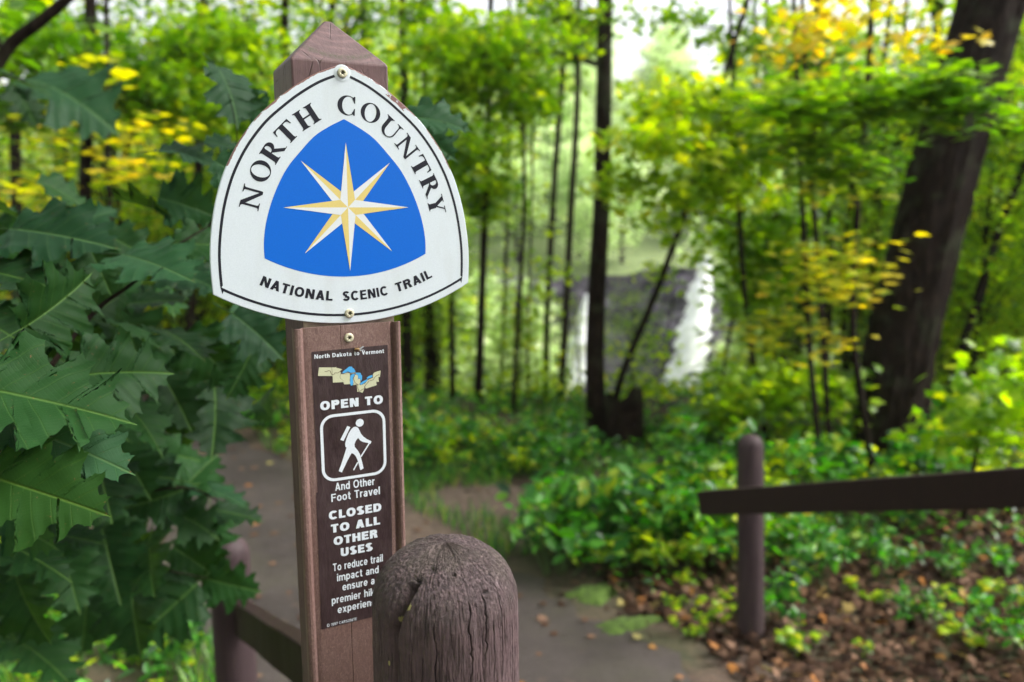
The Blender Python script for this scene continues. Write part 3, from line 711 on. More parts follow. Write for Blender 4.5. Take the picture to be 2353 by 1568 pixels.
    o = mesh_obj('post', V, me_f, M['round'], fence_l, True, {'crack': np.append(crack.ravel(), 0), 'lichen': np.append(li.ravel(), 0)})
    o.location = (0, 0, PZ); return o
near_post()['label'] = 'cracked weathered round post nearest the camera'
def round_post(name, parent, base, top, r, mat, n=40, seed=0):
    """domed post between two world points, local to parent"""
    b_, t_ = np.array(base), np.array(top); ax = t_-b_; H = np.linalg.norm(ax)
    hd = r*.95; ts = [0, .04, .35, .6, .8]; prof = [(r*1.03, H*q) for q in ts if H*q < H-hd]
    for i in range(9):
        a = PI/2*i/8; prof.append((max(r*math.cos(a)**.85, .002), H-hd+hd*math.sin(a)))
    mb = MB(); mb.lathe(prof, n)
    q = Vector((0, 0, 1)).rotation_difference(Vector(ax)).to_matrix().to_4x4()
    vv = [tuple(q @ Vector((x*(1+.012*math.sin(z*9+seed+x*60)), y*(1+.012*math.cos(z*7+y*60)), z))) for x, y, z in mb.v]
    o = mesh_obj(name, vv, mb.f, mat, parent, True); o.location = tuple(b_-np.array(parent.location)); return o
lt = P(516, 1243, 2.32); 
round_post('post', fence_l, (lt[0]-.005, lt[1]+.03, lt[2]-1.02), (lt[0]+.0, lt[1]+.03, lt[2]), .0585, M['fencepost'])
def rail(parent, a, b_, hgt, thk, mat):
    a, b_ = np.array(a), np.array(b_); d = b_-a; L_ = np.linalg.norm(d); d = d/L_
    s_ = np.cross(d, [0, 0, 1]); s_ /= np.linalg.norm(s_); u = np.cross(s_, d)
    v = []; f = []; m = 14
    for i in range(m+1):
        p = a+d*L_*i/m; jx = .0015*math.sin(i*2.1); jz = .0006*math.sin(i*1.3)
        for (x, z) in ((-1, -1), (1, -1), (1, 1), (-1, 1)):
            v.append(tuple(p+s_*(x*thk/2+jx)+u*(z*hgt/2+jz)-np.array(parent.location)))
    for i in range(m):
        for k in range(4): f.append((i*4+k, i*4+(k+1) % 4, i*4+4+(k+1) % 4, i*4+4+k))
    f += [(3, 2, 1, 0), (m*4, m*4+1, m*4+2, m*4+3)]
    o = mesh_obj('rail', v, f, mat, parent); bevel(o, .004); return o
ra = P(562, 1424, 2.30); rb = P(680, 1507, 1.745)
dv = (rb-ra); 
rail(fence_l, ra-dv*.10, rb+dv*1.78, .100, .040, M['rail'])
# ------------------------------------------------------------------ fence on the right
rt = P(1727, 1001, 3.53); rbase = P(1733, 1500, 3.56)
fence_r = empty('rail_fence', (float(rbase[0]), float(rbase[1]), 0), 0, 'right rail fence, one rounded post with a dark rail rising rightwards', 'fence')
round_post('post', fence_r, (rbase[0]-.0, rbase[1]+.02, rbase[2]-.15), (rt[0], rt[1]+.02, rt[2]), .0565, M['fencepost'], seed=3)
a_ = P(1613, 1156, 3.46); b_ = P(2353, 1120, 2.12); rail(fence_r, a_, b_+(b_-a_)*.35, .104, .04, M['rail'])
b2 = b_+(b_-a_)*.30
round_post('post', fence_r, (b2[0]+.06, b2[1]+.06, b2[2]-1.0), (b2[0]+.06, b2[1]+.06, b2[2]+.28), .0565, M['fencepost'], seed=5)
# ------------------------------------------------------------------ terrain
def smooth(a, b, x): t = np.clip((x-a)/(b-a), 0, 1); return t*t*(3-2*t)
def ground(x, y):              # numpy friendly height of the land
    x = np.asarray(x, float); y = np.asarray(y, float)
    z = CZ-1.52-.125*np.clip(y, -8, 3.6)
    z = z-.05*smooth(3.6, 7, y)-.30*np.clip(y-8.2, 0, 10)-.55*np.clip(y-18.2, 0, 20)*.8
    z = z-0*x
    z = z+.42*smooth(1.1, 3.2, x)*smooth(4.5, 1.5, y)
    z = z+.10*smooth(-2, -6, x)*smooth(3, 8, y)+.5*smooth(-4, -14, x)*smooth(6, 20, y)*np.clip((y-8)/10, 0, 3)*2.2
    z = z+1.6*smooth(6, 14, x)*smooth(6, 16, y)*np.clip((y-8)/10, 0, 2.4)*1.3
    z = np.maximum(z, -14.5+0*x)
    far = -14.5+10.2*smooth(60.5, 62.5, y)+1.2*smooth(62.5, 72, y)+.40*np.clip(y-72, 0, 60)
    z = np.where(y > 45, np.maximum(z*0-14.5, far), z)
    # side banks close the gorge towards left and right
    z = z+np.where(y > 30, 6*smooth(10, 34, np.abs(x-9))*smooth(30, 45, y)*smooth(62, 58, y), 0)
    z = z+.05*(vnoise(x*.9+3, y*.9, 1)-.5)+.35*(vnoise(x*.21, y*.21, 2)-.5)*smooth(8, 16, y)+1.8*(vnoise(x*.06, y*.06, 4)-.5)*smooth(40, 80, y)
    return z
def axis(lims, fine, step, growth=1.16):
    a, b = fine; out = list(np.arange(a, b+1e-6, step)); s = step; x = b
    while x < lims[1]: s *= growth; x += s; out.append(x)
    s = step; x = a
    while x > lims[0]: s *= growth; x -= s; out.insert(0, x)
    return np.array(out)
# path outline: centre line and half width through the woods
PCEN = [(1.2, -4.0, 1.0), (.95, -1.5, .95), (.62, .6, .85), (.42, 1.6, .78), (.10, 2.6, .75), (-.45, 3.4, .78), (-1.15, 4.3, .75), (-2.1, 5.4, .72), (-3.6, 6.9, .72), (-5.6, 8.6, .75), (-8.5, 10.6, .8), (-12, 12.8, .8)]
pc_ = np.array(spline([tuple(p) for p in PCEN], 12))
def path_d(x, y):              # signed distance-like: <0 on the path
    x = np.asarray(x, float); y = np.asarray(y, float)
    xf, yf = x.ravel(), y.ravel(); out = np.empty(len(xf)); Q = pc_[::2]
    for i_ in range(0, len(xf), 20000):
        sl_ = slice(i_, i_+20000); out[sl_] = (np.hypot(xf[sl_, None]-Q[None, :, 0], yf[sl_, None]-Q[None, :, 1])-Q[None, :, 2]).min(1)
    return out.reshape(x.shape)
gx = axis((-420, 420), (-7, 6), .11); gy = axis((-60, 520), (-.4, 10), .11)
# extra rows so that the gorge wall keeps its step
gy = np.unique(np.concatenate([gy, np.arange(56, 66, .5), np.arange(66, 110, 3)]))
GX, GY = np.meshgrid(gx, gy); GZz = ground(GX, GY)
V = np.stack([GX, GY, GZz], -1).reshape(-1, 3); ny, nx = GX.shape
i = np.arange(ny-1)[:, None]; k = np.arange(nx-1)[None, :]
F = np.stack([i*nx+k, i*nx+k+1, (i+1)*nx+k+1, (i+1)*nx+k], -1).reshape(-1, 4)
def m_soil():
    m = N('forest_soil'); c = m.coord('Object'); a = m.noise(c, 3, 8, .65); b = m.noise(c, 34, 6, .7); big = m.noise(c, .8, 4)
    col = m.ramp(a, [(.32, (.030, .020, .014)), (.5, (.062, .040, .028)), (.7, (.105, .070, .050))])
    col = m.mix(m.ramp(b, [(.45, 0.0), (.62, .7)]), col, (.14, .085, .055))
    col = m.mix(m.ramp(big, [(.46, 0.0), (.62, .6)]), col, (.045, .075, .018))
    m.set(Base_Color=col, Roughness=.9); sp = m.n('ShaderNodeSeparateXYZ'); m.l(c, sp.inputs[0])
    m.set(Base_Color=m.mix(m.math('MULTIPLY', m.math('GREATER_THAN', sp.outputs[1], 40.0), .85), col, m.ramp(a, [(.35, (.09, .14, .04)), (.65, (.26, .32, .12))])))
    m.bump(m.math('ADD', a, b), .8, .03); return m.m
g_ = tag(mesh_obj('ground', V, F, m_soil(), None, True), kind='structure')
# path draped 6 mm over the ground
Lp, Rp = [], []
pth = []
for i_ in range(len(pc_)):
    a = pc_[max(i_-1, 0)]; b_ = pc_[min(i_+1, len(pc_)-1)]; t = (b_-a)[:2]; t /= np.hypot(*t); nrm = np.array([-t[1], t[0]])
    row = []
    for q in np.linspace(-1, 1, 13):
        wob = .05*math.sin(i_*1.7+q*2)+.03*math.sin(i_*.61+5*q) if abs(q) == 1 else 0
        p = pc_[i_][:2]+nrm*(pc_[i_][2]+wob)*q
        row.append((p[0], p[1], float(ground(p[0], p[1]))+.007+(.012*(1-q*q))))
    pth.append(row)
V = np.array(pth).reshape(-1, 3); m_ = 13
F = np.array([(i_*m_+k, (i_+1)*m_+k, (i_+1)*m_+k+1, i_*m_+k+1) for i_ in range(len(pc_)-1) for k in range(m_-1)])[:, ::-1]
def m_path():
    m = N('worn_asphalt'); c = m.coord(); a = m.noise(c, 2.2, 7, .65); b = m.noise(c, 120, 4, .7); big = m.noise(c, .9, 5, .6)
    col = m.ramp(a, [(.3, (.036, .028, .025)), (.7, (.080, .064, .059))])
    col = m.mix(m.ramp(b, [(.5, 0.0), (.7, .5)]), col, (.14, .125, .12))
    col = m.mix(m.ramp(big, [(.50, 0.0), (.66, .55)]), col, (.085, .080, .050))
    col = m.mix(m.ramp(m.noise(c, 6, 6, .7), [(.60, 0.0), (.68, .45)]), col, (.16, .11, .08))
    m.set(Base_Color=col, Roughness=.75); m.b.inputs['Specular IOR Level'].default_value = .2; m.bump(m.math('ADD', b, m.math('MULTIPLY', a, 3.0)), .9, .01); return m.m
tag(mesh_obj('path', V, F, m_path(), None, True), kind='structure')
def blob(name, cx, cy, rx, ry, rot, lift, mat, seed, dome=.02):
    n = 40; v = [(cx, cy, float(ground(cx, cy))+lift+dome)]; f = []
    for j, q in enumerate((.35, .7, 1)):
        for k in range(n):
            a = 2*PI*k/n; r_ = q*(1+.22*math.sin(3*a+seed)+.12*math.sin(7*a+seed*2)+.06*math.sin(13*a+seed))
            x, y = rx*r_*math.cos(a), ry*r_*math.sin(a); X = cx+x*math.cos(rot)-y*math.sin(rot); Y = cy+x*math.sin(rot)+y*math.cos(rot)
            v.append((X, Y, float(ground(X, Y))+lift+dome*(1-q*q)-(.02 if q == 1 else 0)))
    for k in range(n):
        f.append((0, 1+k, 1+(k+1) % n))
        for j in range(2): f.append((1+j*n+k, 1+(j+1)*n+k, 1+(j+1)*n+(k+1) % n, 1+j*n+(k+1) % n))
    return tag(mesh_obj(name, v, f, mat, None, True), kind='structure')
def G(u, v):                   # ground point seen at a photo position
    r_ = P(u, v, 1.0)-np.array([0, 0, CZ]); ks = .4*1.004**np.arange(1100)
    q = np.array([0, 0, CZ])+ks[:, None]*r_[None]; hit = np.nonzero(q[:, 2] < ground(q[:, 0], q[:, 1]))[0]
    return q[hit[0]] if len(hit) else q[-1]
M['moss'] = simple('green_moss', (.060, .105, .012), .95, .5, 30, .8, .02)
M['dirt'] = simple('bare_brown_dirt', (.125, .085, .065), .95, .35, 12, .8, .02)
for (u, v_, ru, rv, sd) in ((1370, 1365, .17, .10, 1), (1440, 1440, .20, .08, 2)):
    p = G(u, v_); blob('moss_patch', p[0], p[1], ru, rv, .5, .012, M['moss'], sd, .015)
p = G(1130, 1185); blob('dirt_patch', p[0], p[1], 1.05, .55, .1, .012, M['dirt'], 2, .01)
# ------------------------------------------------------------------ leaves in bulk
def leaf_shape(kind):
    if kind == 'quad':       # pointed oval, folded along the midrib
        v = np.array([(0, 0, 0), (.5, -.34, .06), (1, 0, -.06), (.5, .34, .06)]); f = [(0, 1, 2), (0, 2, 3)]
    elif kind == 'oval':
        v = np.array([(0, 0, 0), (.3, -.26, .05), (.7, -.22, .03), (1, 0, -.10), (.7, .22, .03), (.3, .26, .05)]); f = [(0, 1, 2), (0, 2, 3), (0, 3, 4), (0, 4, 5)]
    elif kind == 'maple':
        o = [(0, 0), (.10, -.28), (.02, -.46), (.32, -.34), (.50, -.56), (.56, -.24), (1.0, 0), (.56, .24), (.50, .56), (.32, .34), (.02, .46), (.10, .28)]
        v = np.array([(.36, 0, .04)]+[(x, y, -.10*abs(y)-.08*x*x) for x, y in o]); f = [(0, 1+i_, 1+(i_+1) % 12) for i_ in range(12)]
    elif kind == 'needle':
        v = np.array([(0, 0, 0), (.5, -.13, 0), (1, 0, -.1), (.5, .13, 0)]); f = [(0, 1, 2), (0, 2, 3)]
    return v.astype(np.float32), np.array(f)
def leaf_cloud(pts, size, kind='quad', flat=.6, rnd=None, rng=RG, svar=.35, out=None):
    """one leaf per point; flat=1 keeps blades level, 0 turns them anyhow"""
    pts = np.asarray(pts, float); n = len(pts); sh, f = leaf_shape(kind)
    yaw = rng.uniform(0, 2*PI, n)
    nrm = rng.normal(0, 1, (n, 3)); nrm /= np.linalg.norm(nrm, axis=1)[:, None]; nrm[:, 2] = np.abs(nrm[:, 2])
    nrm = nrm*(1-flat)+np.array([0, 0, 1])*flat; nrm /= np.linalg.norm(nrm, axis=1)[:, None]
    t = np.stack([np.cos(yaw), np.sin(yaw), np.zeros(n)], 1); t -= nrm*np.sum(t*nrm, 1)[:, None]; t /= np.linalg.norm(t, axis=1)[:, None]+1e-9
    b_ = np.cross(nrm, t); s_ = size*rng.uniform(1-svar, 1+svar, n)
    V = pts[:, None, :]+s_[:, None, None]*(sh[None, :, 0:1]*t[:, None, :]+sh[None, :, 1:2]*b_[:, None, :]+sh[None, :, 2:3]*nrm[:, None, :])
    k = len(sh); F = (np.arange(n)[:, None, None]*k+f[None]).reshape(-1, 3)
    r_ = rng.uniform(0, 1, n) if rnd is None else np.clip(rnd, 0, 1)
    return V.reshape(-1, 3), F, np.repeat(r_, k)
def clumps(c, rad, n, per=26, spread=.22, rng=RG, flatten=.35):
    """leaf points gathered on flat sprays inside an ellipsoid, with gaps between the sprays"""
    m = max(1, n//per); q = rng.normal(0, 1, (m, 3)); q /= np.linalg.norm(q, axis=1)[:, None]; q *= rng.uniform(0, 1, (m, 1))**.45
    cc = np.array(c)+q*np.array(rad); sc = min(rad)*spread if min(rad) > .2 else .1
    sc = max(sc, .08)
    p = np.repeat(cc, per, 0)+rng.normal(0, 1, (m*per, 3))*np.array([sc*1.3, sc*1.3, sc*flatten])
    shade = np.repeat(rng.uniform(-.22, .22, m), per)+rng.uniform(.2, .8, m*per)
    return p, shade, cc
def leaf_obj(name, parts, size, kind, mat, parent, flat=.6, rng=RG, loc=(0, 0, 0), kindtag=None):
    pts = np.vstack([p for p, s_ in parts])-np.array(loc); sh = np.concatenate([s_ for p, s_ in parts])
    V, F, r_ = leaf_cloud(pts, size, kind, flat, sh, rng)
    o = mesh_obj(name, V, F, mat, parent, False, {'rnd': r_}); return o
LM = {
 'green': leaf_mat('maple_green', [(.0, (.020, .07, .003)), (.4, (.08, .20, .005)), (.8, (.24, .40, .010)), (1, (.45, .48, .02))], .55),
 'bright': leaf_mat('maple_bright_green', [(.0, (.035, .10, .003)), (.35, (.14, .30, .005)), (.75, (.38, .54, .01)), (1, (.62, .60, .03))], .6),
 'yellowgreen': leaf_mat('maple_yellow_green', [(.0, (.05, .12, .005)), (.35, (.22, .38, .008)), (.75, (.48, .58, .02)), (1, (.72, .62, .04))], .6),
 'yellow': leaf_mat('maple_yellow', [(.0, (.06, .15, .008)), (.35, (.26, .34, .012)), (.65, (.55, .50, .03)), (1, (.74, .50, .05))], .6),
 'orange': leaf_mat('maple_orange', [(.0, (.20, .28, .02)), (.4, (.55, .48, .03)), (1, (.72, .42, .03))], .55),
 'herb': leaf_mat('herb_green', [(.0, (.008, .038, .008)), (.4, (.042, .175, .022)), (.85, (.14, .40, .045)), (1, (.45, .52, .04))], .5),
 'pale': leaf_mat('far_pale_green', [(.0, (.20, .30, .09)), (.5, (.50, .64, .26)), (1, (.80, .84, .48))], .5, tsat=1.0),  # far leaves overexposed under open sky; that brightness is put into the colour
 'conifer': leaf_mat('spruce_green', [(.0, (.008, .026, .012)), (.6, (.030, .075, .028)), (1, (.07, .13, .05))], .2),
 'dark': leaf_mat('dark_green', [(.0, (.010, .035, .006)), (.6, (.035, .11, .012)), (1, (.09, .2, .02))], .45),
}
def bark(name, base):
    m = N(name); c = m.coord(scale=(1, 1, .22)); a = m.noise(c, 28, 8, .7, .6); b = m.noise(m.coord(), 5, 4)
    col = m.ramp(a, [(.35, tuple(x*.35 for x in base)), (.55, base), (.75, tuple(x*2.6 for x in base))])
    col = m.mix(m.ramp(b, [(.52, 0.0), (.66, .55)]), col, (.045, .055, .03))
    m.set(Base_Color=col, Roughness=.9); m.b.inputs['Specular IOR Level'].default_value = .08; m.bump(a, 1.0, .035); return m.m
M['bark'] = bark('dark_bark', (.019, .0125, .009)); M['bark_grey'] = bark('grey_bark', (.045, .035, .027))
def trunk_line(pix, d, below=.3):
    """photo positions down the trunk -> world line, first point lowest"""
    pts = [P(u, v_, d) for (u, v_) in pix]; return pts
TREES = []
def tree(pix, d, w0, w1, sprays, mat, label, cat='tree', name='maple_tree', leafk='maple', lsize=.085, group=None, bark_=None, flat=.32, up=3.0, seg=10, lump=.03, dtop=None, crown_up=None, ridge=False, sub=4):
    """pix: photo positions base->top of the visible trunk, widths in metres, sprays: (u, v, d, ru, rv, n[, mat])"""
    n = len(pix); dt = dtop or d
    pts = [P(u, v_, d+(dt-d)*i_/max(1, n-1)) for i_, (u, v_) in enumerate(pix)]
    g = float(ground(pts[0][0], pts[0][1])); dirn = pts[1]-pts[0]; dirn /= dirn[2] if abs(dirn[2]) > .05 else 1
    root = pts[0]+dirn*(g-.12-pts[0][2]) if pts[0][2] > g-.12 else pts[0]
    root[2] = min(root[2], float(ground(root[0], root[1]))-.1)
    dirt = pts[-1]-pts[-2]; dirt /= np.linalg.norm(dirt)
    top = [pts[-1]+dirt*up*q for q in (.5, 1.0)]
    line = [root]+pts+top
    # subdivide for a gently uneven stem
    fine = [np.array(p) for p in spline([tuple(p) for p in line], sub)]
    m = len(fine); rad = []
    for i_ in range(m):
        t = i_/(m-1); vis = min(1, t*(1+.35)); r_ = (w0+(w1-w0)*vis)/2
        if t < .14 and bark_ != 'limb': r_ *= 1.0+.35*(1-t/.14)**1.5
        rad.append(max(r_*(1 if t < .8 else 1-(t-.8)*3.5), .006))
    base = (float(root[0]), float(root[1]), float(ground(root[0], root[1])))
    e = empty(name, base, 0, label, cat, group); B = np.array(base)
    rng = np.random.default_rng(abs(hash((round(pix[0][0]), round(pix[0][1]), round(d*10)))) % 9999 if False else int(pix[0][0]*7+pix[0][1]+d*100) % 99991)
    mb = MB(); mb.tube([p-B for p in fine], rad, seg, True, lump)
    parts = []
    for sp in sprays:
        u, v_, dd, ru, rv, nn = sp[:6]; c = P(u, v_, dd); k = dd/FOC
        rr = (ru*k, max(ru*k*.8, .25), rv*k)
        p, sh, cc = clumps(c, (rr[0]*1.12, rr[1]*1.2, rr[2]*1.25), int(nn*1.5), 14, .34, rng, .55)
        parts.append((p, sh))
        # limb from the stem to the spray, with twigs
        j = int(np.argmin([np.linalg.norm(q-c)+max(0, q[2]-c[2])*2 for q in fine[2:]]))+2; q0 = fine[j]
        mid = q0*.5+c*.5+np.array([0, 0, .12*np.linalg.norm(c-q0)*.5])
        r0 = min(rad[j]*.55, .03)
        mb.tube([q0-B, mid-B, c-B], [r0, r0*.6, r0*.3], 5)
        for t_ in cc[:16]: mb.tube([c*.7+mid*.3-B, (c+t_)/2-B+np.array([0, 0, .02]), t_-B], [r0*.35, r0*.25, .003], 4)
    if crown_up:
        cz, cr, cn = crown_up; c = top[-1]+np.array([0, 0, cz])
        p, sh, cc = clumps(c, (cr, cr, cr*.8), cn, 30, .18, rng); parts.append((p, sh))
        for t_ in cc[:14]: mb.tube([top[-1]-B, (top[-1]+t_)/2-B, t_-B], [rad[-1]+.02, .02, .01], 4)
    mb.ridge = ridge
    if ridge:
        vv = np.array(mb.v); nn_ = len(fine)*seg; c0 = np.repeat(np.array([p-B for p in fine]), seg, 0); dd = vv[:nn_]-c0; an = np.arctan2(dd[:, 1], dd[:, 0])
        h_ = vnoise(an*9+vv[:nn_, 2]*.6, vv[:nn_, 2]*2.2, 3)+.5*vnoise(an*22, vv[:nn_, 2]*6, 8); vv[:nn_] = c0+dd*(.90+.17*h_)[:, None]; mb.v = [tuple(q) for q in vv]
    mb.build('trunk', M['bark'] if bark_ in (None, 'limb') else bark_, e, True)
    if parts: leaf_obj('crown', parts, lsize, leafk, LM[mat], e, flat, rng, base)
    TREES.append(e); return e
def copy_tree(o, parent=None):
    c = o.copy(); COL.objects.link(c); c.parent = parent
    for ch in list(o.children): copy_tree(ch, c)
    return c
# ------------------------------------------------------------------ near and middle trees
tree([(1374, 1010), (1368, 900), (1367, 780), (1376, 600), (1383, 420), (1388, 200), (1390, 0)], 7.0, .19, .135, [(1300, 40, 7.2, 120, 60, 260), (1180, 120, 6.6, 110, 70, 330)], 'bright',
     'straight dark trunk standing left of the waterfall, rising out of the frame', lsize=.08, bark_=M['bark'], crown_up=(2.2, 2.2, 900))
tree([(1408, 960), (1430, 860), (1500, 690), (1570, 500), (1640, 260), (1700, 60)], 7.4, .075, .05, [(1560, 250, 6.9, 130, 60, 330), (1640, 380, 6.6, 110, 50, 260)], 'yellowgreen',
     'thin leaning trunk crossing diagonally between the dark trunk and the waterfall', up=2.0, lsize=.08, crown_up=(.8, 1.5, 400))
tree([(1255, 860), (1258, 700), (1275, 400), (1292, 180), (1300, 0)], 9.0, .085, .06, [(1235, 60, 9.0, 90, 50, 220)], 'green', 'pale slim trunk, left one of two beside the straight dark trunk', bark_=M['bark_grey'], crown_up=(1.5, 1.8, 500))
tree([(1288, 930), (1300, 720), (1312, 480), (1326, 250), (1330, 0)], 8.6, .09, .06, [(1310, 90, 8.6, 90, 50, 200)], 'green', 'slim grey trunk just left of the straight dark trunk', bark_=M['bark_grey'], crown_up=(1.5, 1.8, 500))
tree([(1098, 960), (1103, 800), (1112, 560), (1122, 280), (1128, 0)], 8.2, .10, .06, [(1090, 350, 8.0, 90, 60, 420), (1110, 450, 8.1, 80, 50, 320), (1000, 300, 8.2, 90, 70, 260)], 'bright', 'slim dark trunk with bright green leaves right of the emblem plate', crown_up=(1.5, 1.8, 500))
tree([(1040, 900), (1036, 620), (1030, 380), (1024, 180), (1020, 0)], 8.8, .07, .05, [(1010, 120, 8.4, 90, 60, 300)], 'bright', 'dark sapling stem next to the right rim of the emblem plate', crown_up=(1.5, 1.8, 500))
tree([(985, 800), (980, 500), (978, 250), (975, 100), (972, 0)], 9.6, .10, .07, [], 'green', 'thin dark trunk showing above the right shoulder of the plate', crown_up=(1.5, 1.8, 500))
tree([(935, 760), (932, 500), (930, 250), (926, 90), (924, 0)], 9.0, .12, .09, [(960, 40, 8.6, 90, 40, 180)], 'bright', 'dark trunk showing directly right of the post top', crown_up=(1.5, 1.8, 500))
tree([(1210, 900), (1215, 700), (1222, 450), (1226, 200)], 8.4, .035, .02, [(1190, 520, 8.2, 60, 60, 70), (1230, 640, 8.2, 60, 60, 70), (1200, 760, 8.2, 70, 50, 80), (1260, 860, 8.2, 80, 40, 90)], 'yellowgreen', 'thin sapling with sparse pale leaves left of the slim trunks', lsize=.07, crown_up=(0, .8, 60))
tree([(1520, 930), (1530, 800), (1545, 690), (1550, 600)], 8.0, .022, .01, [(1500, 640, 7.8, 60, 40, 50), (1470, 800, 7.8, 70, 50, 70), (1440, 900, 7.6, 70, 30, 70), (1530, 880, 7.6, 60, 30, 60)], 'yellowgreen', 'sparse sapling in front of the rock beside the main waterfall', lsize=.07, up=.3)
tree([(1760, 900), (1755, 500), (1740, 200), (1735, 40)], 8.6, .06, .04, [(1600, 60, 8.4, 120, 30, 110), (1720, 110, 8.4, 110, 40, 170), (1520, 30, 8.4, 90, 22, 50), (1800, 40, 8.2, 90, 40, 130)], 'bright', 'slim tree whose thin bright leaves fringe the open sky above the falls', lsize=.085, crown_up=(.5, 1.4, 200))
# the old stump at the foot of the dark trunk
st_p = G(1428, 1030); st = empty('tree_stump', (float(st_p[0]), float(st_p[1]), float(st_p[2])), 0, 'broken dark stump at the foot of the straight dark trunk', 'stump')
mb = MB(); nn = 26; vs3 = []; fs3 = []
for j, (h_, r_) in enumerate(((-.1, .24), (.0, .21), (.08, .175), (.22, .16), (.34, .155), (.42, .15))):
    for k in range(nn):
        a = 2*PI*k/nn; rr = r_*(1+.10*math.sin(3*a+1)+.06*math.sin(7*a+j*.3)+(.14*max(0, math.cos(2.5*a)) if j < 2 else 0)); hh = h_+(.10*math.sin(2*a+.6)+.05*math.sin(9*a)+.03*math.sin(17*a) if j == 5 else 0)
        vs3.append((rr*math.cos(a), rr*math.sin(a), hh))
vs3.append((0, 0, .30))
for j in range(5):
    for k in range(nn): fs3.append((j*nn+k, j*nn+(k+1) % nn, (j+1)*nn+(k+1) % nn, (j+1)*nn+k))
for k in range(nn): fs3.append((5*nn+k, 5*nn+(k+1) % nn, 6*nn))
mb.add(vs3, fs3); mb.build('bark_shell', M['bark'], st, False)
# the big leaning trunk
tree([(2042, 1010), (2068, 800), (2126, 560), (2196, 300), (2280, 0)], 6.2, .50, .46, [], 'green', 'big dark leaning trunk on the right, widest in the picture', name='maple_tree', seg=64, lump=.012, crown_up=(2.5, 2.6, 900), up=4.0, ridge=True, sub=22)
# its neighbours on the right
tree([(2165, 960), (2235, 720), (2300, 520), (2353, 380)], 6.6, .075, .06, [(2300, 300, 6.4, 120, 60, 260)], 'green', 'thin trunk leaning right, just right of the big leaning trunk', crown_up=(1, 1.6, 300))
tree([(2248, 990), (2262, 760), (2290, 520), (2310, 300), (2330, 60)], 8.0, .09, .06, [(2310, 90, 7, 110, 60, 260)], 'yellowgreen', 'slender dark trunk near the right edge of the picture', crown_up=(1, 1.6, 300))
tree([(2330, 980), (2340, 700), (2352, 400), (2360, 100)], 9.5, .08, .06, [], 'green', 'thin dark stem cut by the right edge of the picture', crown_up=(0, 1.8, 600))
for pix, d, w_, lb in (([(1722, 960), (1735, 700), (1752, 420), (1760, 100)], 9.6, .07, 'far slim stem first to the right of the waterfall'), ([(1820, 960), (1812, 700), (1806, 420), (1800, 100)], 10.2, .07, 'upright slim stem left of the yellow maple branches'),
        ([(2025, 940), (2040, 700), (2062, 420), (2080, 60)], 9.9, .07, 'slim stem showing against the left edge of the big leaning trunk'), ([(1150, 940), (1158, 700), (1168, 420), (1170, 80)], 10.4, .06, 'thin grey stem in the clearing right of the emblem plate')):
    tree(pix, d, w_, w_*.7, [], 'green', lb, bark_=M['bark_grey'], crown_up=(1, 1.4, 200))
# cluster of dark stems behind the yellow leaves
for j, (pix, d, w_, lb) in enumerate((([(1800, 975), (1832, 780), (1850, 560), (1868, 330), (1880, 100)], 8.0, .10, 'leftmost of the dark stems behind the yellow maple branches'),
        ([(1884, 970), (1900, 760), (1905, 560), (1890, 330), (1880, 120)], 7.6, .09, 'dark stem in the middle of the cluster behind the yellow leaves'),
        ([(1950, 950), (1938, 760), (1950, 500), (1985, 300), (2000, 100)], 8.4, .08, 'dark stem right of the middle in the cluster behind yellow leaves'),
        ([(1925, 960), (1985, 640), (2010, 480), (2020, 250), (2040, 60)], 9.2, .08, 'dark stem closest to the big leaning trunk, behind yellow leaves'))):
    tree(pix, d, w_, w_*.7, [(pix[2][0], 150+60*j, d-.3, 110, 60, 260)], 'green', lb, crown_up=(1, 1.7, 400))
# yellow maples hanging into the right middle
tree([(1760, 1000), (1720, 760), (1700, 520), (1690, 300), (1680, 80)], 6.4, .05, .03, [(1500, 330, 5.4, 90, 40, 210), (1600, 250, 5.6, 120, 50, 330), (1450, 420, 5.6, 60, 30, 110), (1720, 330, 5.6, 110, 50, 330), (1640, 430, 5.6, 100, 40, 250), (1760, 240, 5.8, 110, 50, 300), (1500, 500, 5.6, 50, 24, 50)],
     'yellowgreen', 'small maple with yellow green leaves hanging above the waterfall', lsize=.08, crown_up=(0, 1.2, 200))
tree([(1880, 1010), (1860, 800), (1850, 600), (1840, 400), (1830, 150)], 5.6, .045, .03, [(1930, 615, 5.0, 110, 30, 56), (1850, 655, 5.0, 110, 30, 44), (1960, 665, 4.9, 80, 20, 45), (1790, 745, 5.0, 90, 18, 40), (1850, 785, 5.0, 60, 12, 22), (1890, 430, 5.2, 80, 26, 50), (1990, 610, 4.8, 50, 18, 25), (1740, 780, 5.2, 60, 14, 22), (2060, 560, 4.9, 50, 30, 16)],
     'yellow', 'small maple with layered yellow branches in front of the big leaning trunk', lsize=.08, flat=.7, crown_up=(0, 1.0, 100))
tree([(1905, 1000), (1890, 760), (1870, 480), (1850, 200), (1845, 60)], 5.9, .045, .03, [(1840, 95, 5.0, 60, 30, 40), (1900, 25, 5.0, 90, 34, 56), (2080, 90, 5.2, 80, 60, 36), (2010, 30, 5.4, 80, 30, 34), (1790, 130, 5.2, 50, 22, 14), (1960, 150, 5.2, 90, 40, 26)], 'orange', 'maple whose orange yellow leaves show at the upper right', lsize=.08, crown_up=(0, 1.0, 100))
